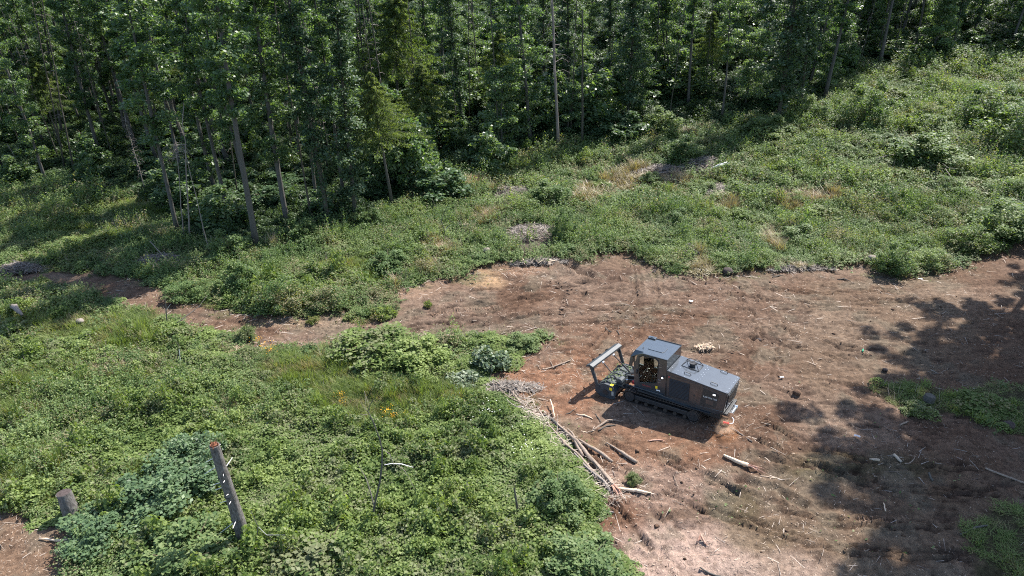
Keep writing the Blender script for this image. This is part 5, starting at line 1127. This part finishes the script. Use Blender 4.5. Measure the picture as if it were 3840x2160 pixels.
# engine hood
def hzt(x): return HH + (HR-HH)*(-x/HL)
hood_top = [(-HL,-.93),(-HL,.93),(-HL+.12,1.0),(-.02,1.0),(-.02,-1.0),(-HL+.12,-1.0)]
V = [(x, y, hzt(x)) for x, y in hood_top]+[(x, y, hzt(x)-.05) for x, y in hood_top]
hood = part('engine_hood', MB().add(V, [(i, (i+1) % 6, 6+(i+1) % 6, 6+i) for i in range(6)], P=[[5,4,3,2,1,0], [6,7,8,9,10,11]]), M['paint'], HV, .012)
for s in (1, -1): part('hood_lip', MB().prism([(-.02,HH-.045),(-HL+.06,HR-.045),(-HL+.10,HR-.09),(-1.95,hzt(-1.95)-.07),(-.02,1.43)], s*.985 if s > 0 else -1.015, 1.015 if s > 0 else -.985), M['paint'], HV)
for x, y in [(-.12,.9),(-.12,-.9),(-.15,.55),(-.15,.1),(-.15,-.4),(-.55,.93),(-1.0,.93),(-1.55,.93),(-1.63,.93),(-2.3,.93),(-3.0,.93),(-3.3,.88),(-3.3,.8),(-3.3,.5),(-3.3,.2),(-3.3,-.2),(-3.3,-.5),(-3.3,-.8),(-3.3,-.88),(-.55,-.93),(-1.0,-.93),(-1.5,-.93),(-1.6,-.93),(-2.5,-.93),
             (-1.65,.75),(-1.78,.62),(-1.65,.5),(-1.78,.35),(-1.65,.2),(-1.78,.08),(-1.65,-.1),(-1.78,-.2),(-1.65,-.45),(-1.78,-.55),(-1.65,-.75),(-.5,.62),(-.75,.62),(-.5,.3)]:
    z = hzt(x); q = part('bolt', MB().tube([(x,y,z),(x,y,z+.018)], [.020,.016], 6), M['bolt'], hood)
for (x, y) in [(-1.0,.60),(-1.0,-.88),(-2.48,.62),(-2.5,-.88)]:
    z = hzt(x); zz = hzt(x-.32); part('grab_handle', MB().tube([(x+.14,y,hzt(x+.14)-.01),(x+.12,y,hzt(x+.14)+.09),(x-.2,y,hzt(x-.2)+.09),(x-.24,y,hzt(x-.24)-.01)], .022, 6), M['steel_dark'], HV)
cx, cyy = -.95, -.38; zc_ = hzt(cx)
ex = part('exhaust_stack', MB().tube([(cx,cyy,zc_-.02),(cx,cyy,zc_+.10),(cx,cyy,zc_+.12),(cx,cyy,zc_+.20)], [.15,.15,.19,.19], 16), M['steel_dark'], HV, sm=True)
part('pipe_mouth', MB().tube([(cx,cyy,zc_+.2),(cx,cyy,zc_+.203)], .15, 14), M['mesh_dark'], ex)
gb = [(cx+.50,cyy+.38),(cx-.48,cyy+.36),(cx-.48,cyy-.38),(cx+.50,cyy-.40)]; gt = [(cx+.25,cyy+.20),(cx-.24,cyy+.18),(cx-.24,cyy-.20),(cx+.25,cyy-.20)]; g_ = MB()
for i in range(4):
    j = (i+1) % 4; g_.tube([(*gb[i], hzt(gb[i][0])), (*gt[i], zc_+.32)], .018, 6).tube([(*gt[i], zc_+.32), (*gt[j], zc_+.32)], .018, 6).tube([(*gb[i], hzt(gb[i][0])+.015), (*gb[j], hzt(gb[j][0])+.015)], .012, 5)
part('exhaust_guard', g_, M['steel_dark'], HV)
# side doors with louvres, seen side in full
for s in (1, -1):
    def yb(a, b): return (s*a, s*b) if s > 0 else (s*b, s*a)
    part('side_wall', MB().prism([(-.02,.0),(-3.26,.16),(-HL+.05,HR-.05),(-.02,HH-.05)], *yb(.93, .985)), M['paint'], HV)
    d1 = part('engine_door', MB().prism([(-.08,-.0),(-.08,1.40),(-1.9,1.36),(-1.74,.06)], *yb(.985, 1.0)), M['paint'], HV, .004)
    part('louvre_field', MB().box(-1.36, -.20, *yb(1.0, 1.006), .16, 1.24), M['mesh_dark'], d1)
    for k in range(13): z = .2+k*.082; part('louvre', MB().prism([(z,s*1.004),(z+.05,s*1.004),(z+.012,s*1.030)], -1.34+(.0 if k < 10 else .1)*0, -.22+(0 if k % 2 else -.03), 'x') if False else MB().add([(-1.34,s*1.004,z),(-.22,s*1.004,z),(-.22,s*1.028,z+.012),(-1.34,s*1.028,z+.012),(-.22,s*1.004,z+.05),(-1.34,s*1.004,z+.05)], [(0,1,2,3),(3,2,4,5)]), M['mesh_dark'], d1)
    part('latch', MB().tube([(-1.63,s*1.0,.62),(-1.63,s*1.02,.62)], .05, 10), M['steel_dark'], d1)
    d2 = part('rear_door', MB().prism([(-1.84,.07),(-2.0,1.34),(-3.08,1.16),(-2.92,.2)], *yb(.985, 1.0)), M['paint'], HV, .004)
    part('door_screen', MB().prism([(-1.95,.16),(-2.10,1.24),(-2.98,1.08),(-2.84,.26)], *yb(1.0, 1.006)), M['steel_dark'], d2)
    part('inner_box', MB().box(-2.70, -2.28, *yb(1.006, 1.02), .36, .62), M['skin_grey'] if False else M['paint'], d2)
    ws = part('work_lamp', MB().box(-2.80, -2.64, *yb(1.0, 1.07), 1.00, 1.10), M['steel_dark'], HV); part('lens', MB().box(-2.785, -2.655, *yb(1.07, 1.078), 1.012, 1.088), M['lamp'], ws)
    ws = part('work_lamp', MB().box(.12, .26, *yb(1.0, 1.07), 1.10, 1.24), M['steel_dark'], HV); part('lens', MB().tube([(.19,s*1.07,1.17),(.19,s*1.078,1.17)], .05, 10), M['lamp'], ws)
    part('hinge_line', MB().box(-.065, -.045, *yb(1.0, 1.008), .0, 1.42), M['steel_dark'], HV)
part('caution_sticker', MB().box(.46, .58, 1.0, 1.004, .36, .52), M['yellow'], HV); part('white_plate', MB().box(.30, .52, 1.0, 1.006, .24, .30), M['white'], HV)
part('red_sticker', MB().box(-.20, -.12, 1.0, 1.004, 1.26, 1.36), M['redtext'], HV)
def lettering(txt, size, x, y, z, mat, parent, name='lettering', slope=0.0):
    cu = bpy.data.curves.new(name, 'FONT'); cu.body = txt; cu.size = size; cu.extrude = .002; o = bpy.data.objects.new(name, cu); C.objects.link(o); dg = bpy.context.evaluated_depsgraph_get(); dg.update()
    me = bpy.data.meshes.new_from_object(o.evaluated_get(dg)); bpy.data.objects.remove(o); me.materials.clear(); o = link(name, me, mat, parent)
    o.rotation_euler = (math.pi/2, slope, math.pi); o.location = (x, y, z); return o
lettering('RAPTOR 300', .135, -2.12, 1.012, .70, M['text'], HV, 'lettering', 0.0)
lettering('PRINOTH', .12, 1.36, 1.006, .30, M['redtext'], HV, 'red_lettering')
# rear
part('rear_frame', MB().prism([(-HL+.02,HR-.05),(-3.26,.02),(-3.20,.02),(-3.34,HR-.05)], -.985, .985), M['paint'], HV)
rg = part('rear_grille', MB().prism([(-3.405,1.13),(-3.30,.22),(-3.28,.22),(-3.385,1.13)], -.82, .82), M['mesh_dark'], HV)
for k in range(9): z = .28+k*.095; xx = -3.305-(z-.22)*.115; part('slat', MB().box(xx-.03, xx, -.8, .8, z, z+.025), M['paint'], rg)
for y in np.linspace(-.8, .8, 8): part('bolt', MB().tube([(-3.39,y,1.2),(-3.425,y,1.2)], .022, 6), M['bolt'], HV)
wi = part('winch', MB().tube([(-3.5,-.30,-.22),(-3.5,.42,-.22)], .12, 12).box(-3.62, -3.2, -.38, -.30, -.36, -.08).box(-3.62, -3.2, .42, .50, -.36, -.08), M['chrome'], HV, sm=False)
part('winch_rope', MB().tube([(-3.55,.45,-.3),(-3.75,.6,-.38),(-3.78,.85,-.45),(-3.6,1.0,-.46)], .018, 6), M['white'], wi)
part('tow_hook', MB().tube([(-3.45,1.22,-.30),(-3.55,1.12,-.36),(-3.62,1.0,-.46),(-3.55,.95,-.40)], [.04,.05,.045,.03], 7).tube([(-3.4,1.28,-.3),(-3.45,1.22,-.30)], .06, 7), M['red'], HV)
part('bumper', MB().box(-3.42, -3.1, -.85, .85, -.16, -.02), M['steel_dark'], HV, .02)
# tracks
def track(s):
    y0, y1 = (.62, 1.14) if s > 0 else (-1.14, -.62)
    xa, xb, zt, zb = 2.42-.36, -2.05+.36, -.22, -.965; r = (zt-zb)/2; zc = (zt+zb)/2; N_ = 0; path = []
    L1 = xa-xb; per = 2*L1+2*math.pi*r; n = 58
    tr = part('track', MB().box(xb+.1, xa-.1, y0+.08, y1-.10, zc-.16, zc+.12), M['steel_dark'], HV, .03)
    sh = None
    for k in range(n):
        d = per*k/n
        if d < L1: x, z, a = xb+d, zt, 0
        elif d < L1+math.pi*r: t = (d-L1)/r; x, z, a = xa+r*math.sin(t), zc+r*math.cos(t), t
        elif d < 2*L1+math.pi*r: x, z, a = xa-(d-L1-math.pi*r), zb, math.pi
        else: t = (d-2*L1-math.pi*r)/r; x, z, a = xb-r*math.sin(t), zc-r*math.cos(t), math.pi+t
        if sh is None: sh = part('track_shoe', MB().box(-.088, .088, y0, y1, -.03, 0).box(-.02, .015, y0, y1, 0, .045), M['rubber'], tr); o = sh
        else: o = sh.copy(); C.objects.link(o); o.parent = tr
        o.location = (x, 0, z); o.rotation_euler = (0, a, 0)
    for i, x in enumerate(np.linspace(xb+.45, xa-.45, 6)): part('roller', MB().tube([(x, y0+.06, zb+.16), (x, y1-.04, zb+.16)], .11, 14), M['rubber'], tr)
    part('sprocket', MB().tube([(xb,y0+.04,zc),(xb,y1-.02,zc)], .31, 18).tube([(xb,y0-.0,zc),(xb,y1+.0,zc)], .14, 12), M['steel_dark'], tr)
    part('idler', MB().tube([(xa,y0+.04,zc),(xa,y1-.02,zc)], .30, 18).tube([(xa,y0,zc),(xa,y1,zc)], .10, 12), M['steel_dark'], tr)
    part('fender', MB().prism([(1.55,.02),(1.62,-.1),(-1.6,-.18),(-2.6,-.16),(-2.6,-.13),(-1.6,-.14)], *( (.95, 1.10) if s > 0 else (-1.10, -.95))), M['paint'], HV)
track(1); track(-1)
# mulching head with push bar
HD = []
ys = 1.36
head = part('mulcher_housing', MB().add([(4.05,-ys,-.42),(4.05,ys,-.42),(3.55,ys,-.12),(3.55,-ys,-.12),(3.05,ys,-.16),(3.05,-ys,-.16),(2.85,ys,-.5),(2.85,-ys,-.5),(2.88,ys,-.75),(2.88,-ys,-.75)], [(0,1,2,3),(3,2,4,5),(5,4,6,7),(7,6,8,9)]), M['head_paint'], HV)
head.modifiers.new('thickness', 'SOLIDIFY').thickness = .04
for s in (1, -1):
    e = part('side_plate', MB().prism([(4.10,-.40),(3.55,-.09),(3.0,-.12),(2.80,-.5),(2.84,-.93),(3.2,-1.0),(3.75,-1.0),(4.12,-.75)], s*ys-.025, s*ys+.025), M['head_paint'], HV, .008)
    part('bearing_cover', MB().tube([(3.42,s*(ys+.02),-.62),(3.42,s*(ys+.07),-.62)], .16, 14), M['steel_dark'], e)
part('yellow_sticker', MB().box(3.02, 3.20, ys+.027, ys+.032, -.42, -.24).box(3.02, 3.2, ys-.2, ys+.0, -.118, -.112), M['yellow'], HV)
part('grey_sticker', MB().box(2.92, 3.06, ys+.027, ys+.031, -.72, -.45), M['skin_grey'], HV)
ro = part('rotor', MB().tube([(3.42,-ys+.03,-.62),(3.42,ys-.03,-.62)], .21, 18), M['rubber'], HV)
for k in range(36): a = k*2.2; y = -ys+.1+k*(2*ys-.2)/35; part('rotor_tooth', MB().box(-.04, .04, y-.03, y+.03, .20, .29), M['chrome'] if k % 5 == 0 else M['rubber'], ro); o = ro.children[-1]; o.matrix_local = Matrix.Translation((3.42,0,-.62)) @ Matrix.Rotation(a, 4, 'Y')
for k in range(5): y = -1.1+k*.55; part('housing_rib', MB().prism([(4.0,-.40),(3.55,-.10),(3.05,-.14),(3.05,-.08),(3.55,-.03),(3.98,-.33)], y-.012, y+.012), M['head_paint'], HV)
# push bar
b0, b1 = Vector((4.42,1.55,.86)), Vector((4.10,-1.50,.98)); bd = (b1-b0)
pb = MB(); pr = [(-.24,-.08),(-.22,.02),(0,.10),(.22,.0),(.24,-.10),(0,-.02)]
V = [tuple(b0+Vector((a,0,c))) for a, c in pr]+[tuple(b1+Vector((a,0,c))) for a, c in pr]
part('push_bar', MB().add(V, [(i,(i+1)%6,6+(i+1)%6,6+i) for i in range(6)], P=[[5,4,3,2,1,0],[6,7,8,9,10,11]]), M['head_paint'], HV, .008)
for f in (.28, .50, .73): q = b0+bd*f; part('hook_tooth', MB().prism([(q.x-.1,q.z+.05),(q.x+.22,q.z+.04),(q.x+.36,q.z-.04),(q.x+.40,q.z-.22),(q.x+.28,q.z-.08),(q.x+.0,q.z-.06)], q.y-.02, q.y+.02), M['steel_dark'], HV)
for f, fx_, fz in ((.02, 3.95, -.42), (.98, 3.72, -.20)):
    q = b0+bd*f; y = q.y; s = 1 if y > 0 else -1; lo_ = Vector((fx_, s*1.40, fz))
    part('push_bar_leg', MB().prism([(q.x-.12,q.z-.04),(q.x+.1,q.z-.06),(lo_.x+.08,lo_.z),(lo_.x-.12,lo_.z)], lo_.y-.03, lo_.y+.03).tube([q-bd*.0+Vector((0,-s*.45,-.03)), q.lerp(lo_, .42)], .05, 5), M['head_paint'], HV)
for (a, b, c) in [((3.98,.72,.86),(2.55,.86,-.32),.045), ((3.84,-.32,.90),(2.62,-.42,-.12),.045)]:
    A, B_v = Vector(a), Vector(b); mid = A.lerp(B_v, .52); cyl = part('push_bar_cylinder', MB().tube([mid, B_v], c*1.25, 10), M['steel_dark'], HV, sm=False)
    part('rod', MB().tube([A, mid], c*.75, 8), M['steel_dark'], cyl); part('pin', MB().tube([A+Vector((0,-.08,0)), A+Vector((0,.08,0))], .05, 8), M['bolt'], cyl)
for s in (1, -1):
    part('lift_arm', MB().prism([(1.7,-.45),(1.7,-.25),(2.5,-.22),(3.0,-.3),(3.02,-.6),(2.6,-.5)], s*.55-.05, s*.55+.05), M['head_paint'], HV, .01)
    c_ = part('lift_cylinder', MB().tube([(1.8,s*.35,.12),(2.5,s*.38,-.02)], .055, 10), M['steel_dark'], HV); part('rod', MB().tube([(2.5,s*.38,-.02),(3.0,s*.4,-.12)], .035, 8), M['chrome'], c_)
part('hydraulic_hose', MB().tube([(1.85,.2,.1),(2.2,.3,.25),(2.6,.15,.1),(2.9,.1,-.1)], .025, 7).tube([(1.85,0,.1),(2.3,.1,.3),(2.7,-.1,.12),(3.0,-.1,-.1)], .025, 7).tube([(1.85,-.25,.1),(2.25,-.3,.2),(2.8,-.3,0)], .025, 7).tube([(1.85,.6,.0),(2.15,.75,.12),(2.5,.6,-.05),(2.9,.5,-.15)], .022, 7), M['steel_dark'], HV)
part('motor_cover', MB().tube([(2.78,.55,.05),(2.78,1.0,.05)], .2, 14).box(2.6, 2.96, .55, 1.0, -.2, .05), M['head_paint'], HV, .01)
part('valve_block', MB().box(1.95, 2.2, .25, .55, -.1, .08), M['red'], HV, .01)
# leaves and chips lying on the head
P_ = np.stack([rng.uniform(2.9, 3.9, 120), rng.uniform(-1.2, 1.2, 120), rng.uniform(-.1, -.02, 120)], 1)
o = link('debris', leaf_mesh('debris', P_, .07, up=.7, aspect=1.8), M['herb'], HV); o['kind'] = 'stuff'
# puff of brown dust kicked up behind the machine
g = at(2712, 1632); mb_ = MB(); V, Q_ = [], []
for i in range(9):
    for k in range(14): a, b = math.pi*i/8, k/14*6.283; V.append((math.sin(a)*math.cos(b)*.75, math.sin(a)*math.sin(b)*.6, math.cos(a)*.65))
for i in range(8):
    for k in range(14): Q_.append((i*14+k, (i+1)*14+k, (i+1)*14+(k+1) % 14, i*14+(k+1) % 14))
dm = bpy.data.materials.new('dust'); dm.use_nodes = True; nt = dm.node_tree; nt.nodes.remove(nt.nodes['Principled BSDF'])
vol = nt.nodes.new('ShaderNodeVolumePrincipled'); vol.inputs['Color'].default_value = (.85,.6,.42,1); tcn = nt.nodes.new('ShaderNodeTexCoord'); nz = nt.nodes.new('ShaderNodeTexNoise'); nz.inputs['Scale'].default_value = 2.6; nz.inputs['Detail'].default_value = 3
ln = nt.nodes.new('ShaderNodeVectorMath'); ln.operation = 'LENGTH'; nt.links.new(tcn.outputs['Object'], ln.inputs[0]); nt.links.new(tcn.outputs['Object'], nz.inputs['Vector'])
m1 = nt.nodes.new('ShaderNodeMapRange'); nt.links.new(ln.outputs['Value'], m1.inputs[0]); m1.inputs[1].default_value = .62; m1.inputs[2].default_value = .05; m1.inputs[4].default_value = 1.0
m2 = nt.nodes.new('ShaderNodeMapRange'); nt.links.new(nz.outputs['Fac'], m2.inputs[0]); m2.inputs[1].default_value = .42; m2.inputs[2].default_value = .7; m2.inputs[4].default_value = 3.2
m3 = nt.nodes.new('ShaderNodeMath'); m3.operation = 'MULTIPLY'; nt.links.new(m1.outputs[0], m3.inputs[0]); nt.links.new(m2.outputs[0], m3.inputs[1]); nt.links.new(m3.outputs[0], vol.inputs['Density']); nt.links.new(vol.outputs[0], nt.nodes['Material Output'].inputs['Volume'])
o = link('dust_cloud', MB().add(V, Q_).mesh('dust_cloud', True), dm, loc=(g.x, g.y, gz(g.x, g.y)+.45)); tag(o, 'small puff of brown dust behind the tracks', kind='stuff')

# thin dead stalks standing in the weeds
n = 3600; x = rng.uniform(-45, 55, n); y = 15+rng.random(n)**.8*65; k = (bare_amount(x, y) < .02) & (forest_side(x, y, base_height(x, y)) < 0) & (np.abs(x) < y*.8+5) & (fbm(x, y, 5, 501, 2) > .42); x, y = x[k], y[k]; n = len(x); z = base_height(x, y)
h = rng.uniform(.5, 1.35, n)*np.where(y > 45, 1.2, 1); lx, ly = rng.normal(size=n)*.22, rng.normal(size=n)*.22; w = .008+.004*(y > 45); V = np.zeros((n, 8, 3))
for i, (dx, dy) in enumerate([(1, 0), (0, 1), (-1, 0), (0, -1)]):
    V[:, i] = np.stack([x+dx*w, y+dy*w, z], 1); V[:, 4+i] = np.stack([x+lx+dx*w*.4, y+ly+dy*w*.4, z+h], 1)
b = np.arange(n)*8; tag(link('dead_stalks', mesh_np('dead_stalks', V.reshape(-1, 3), np.concatenate([np.stack([b+i, b+(i+1) % 4, b+4+(i+1) % 4, b+4+i], 1) for i in range(4)])), M['stick']), 'thin dead stalks standing among the weeds', kind='stuff')
# twiggy brush pressed along the stem pile
p0, p1 = at(1900, 1450), at(2330, 1890); n = 650; t = rng.random(n); o_ = rng.normal(size=n)*.32; d_ = np.array([p1.x-p0.x, p1.y-p0.y]); d_ /= np.linalg.norm(d_)
x = p0.x+(p1.x-p0.x)*t - d_[1]*o_; y = p0.y+(p1.y-p0.y)*t + d_[0]*o_; zz = base_height(x, y)+detail_height(x, y)[0]+rng.random(n)*.22
chips('brush_twigs', x, y, rng.gamma(3, .13, n)+.1, rng.uniform(.010, .026, n), mat='stick', thick=.018, tilt=.22, xz=zz, label='thin twigs and brush around the stem pile')

# labels for the forest fillers: say which landmark tree they stand next to
SHORT = {0:'the mossy trunk at the left edge',2:'the straight brown leaning trunk',5:'the thin pale dead spruce',6:'the leaning trunk with bare lit stem',7:'the long slim curved trunk',8:'the dark double trunk',
 10:'the pale broken pole',13:'the tallest grey trunk',15:'the twiggy dead grey spruce',17:'the trunk with pale upper stem',18:'the leaf wrapped trunk beside the spruces',19:'the tallest yellow green spruce',21:'the broad yellow green spruce',23:'the broken brown snag',
 26:'the reddish bare trunk',29:'the large dark leafy tree',30:'the tall pale dead conifer',32:'the tall dark topless trunk',33:'the straight dark leafy trunk',35:'the slim trunk right of the leafy pair',
 36:'the trunk leaning slightly right',37:'the thin curved trunk by the hollow',38:'the massive ivy covered tree',40:'the bare trunk leaning right over the slope',41:'the dark bare trunk atop the slope',42:'the rightmost bare trunk'}
bins = {}
for e in RANDOMS:
    x, y, z = e.location; a, b = project(x, y, z); a, b = float(a), float(b)
    i = min(SHORT, key=lambda k: (PICK[k][2][0]-a)**2 + 2.5*(PICK[k][2][1]-b)**2)
    dx, dy = a-PICK[i][2][0], b-PICK[i][2][1]
    side = ('left of' if dx < 0 else 'right of') if abs(dx) > abs(dy) else ('behind' if dy < 0 else 'before')
    bins.setdefault((e['category'], i, side), []).append((math.hypot(dx, dy), e))
ORD = ['nearest', 'second nearest', 'third nearest', 'fourth nearest', 'fifth nearest']
for (cat_, i, side), L_ in bins.items():
    L_.sort(key=lambda t: t[0]); what = {'tree': 'tall broadleaf tree', 'young tree': 'young pale tree', 'bush': 'shady bush', 'spruce': 'young spruce', 'bare trunk': 'thin bare trunk'}[cat_]
    for k, (_, e) in enumerate(L_[:5]): e['label'] = '%s %s %s %s' % (ORD[k], what, side, SHORT[i])

SA = {(1995,880):'the largest branch heap', (2490,640):'the flat branch heap', (2640,622):'the heap with white bark', (1736,850):'the flat pale stump', (2087,706):'the orange topped stump', (3240,470):'the forked yellow green shrub',
 (3700,470):'the shrub with arching stems', (3460,610):'the brownish mid slope mound', (2727,1030):'the dark boulder', (3280,622):'the bleached stick in the grass', (3345,1025):'the tall thin rim shrub', (2980,770):'the straw coloured grass patch', (3552,668):'the thin grey bent stick'}
bins = {}
for e in SLOPE:
    x, y, z = e.location; a, b = project(x, y, z); a, b = float(a), float(b); q = min(SA, key=lambda k: (k[0]-a)**2+2.5*(k[1]-b)**2); dx, dy = a-q[0], b-q[1]
    side = ('left of' if dx < 0 else 'right of') if abs(dx) > abs(dy) else ('above' if dy < 0 else 'below'); bins.setdefault((q, side), []).append((math.hypot(dx, dy), e))
for (q, side), L_ in bins.items():
    L_.sort(key=lambda t: t[0])
    for k, (_, e) in enumerate(L_): e['label'] = '%s green bush %s %s' % (ORD[min(k, 4)], side, SA[q])
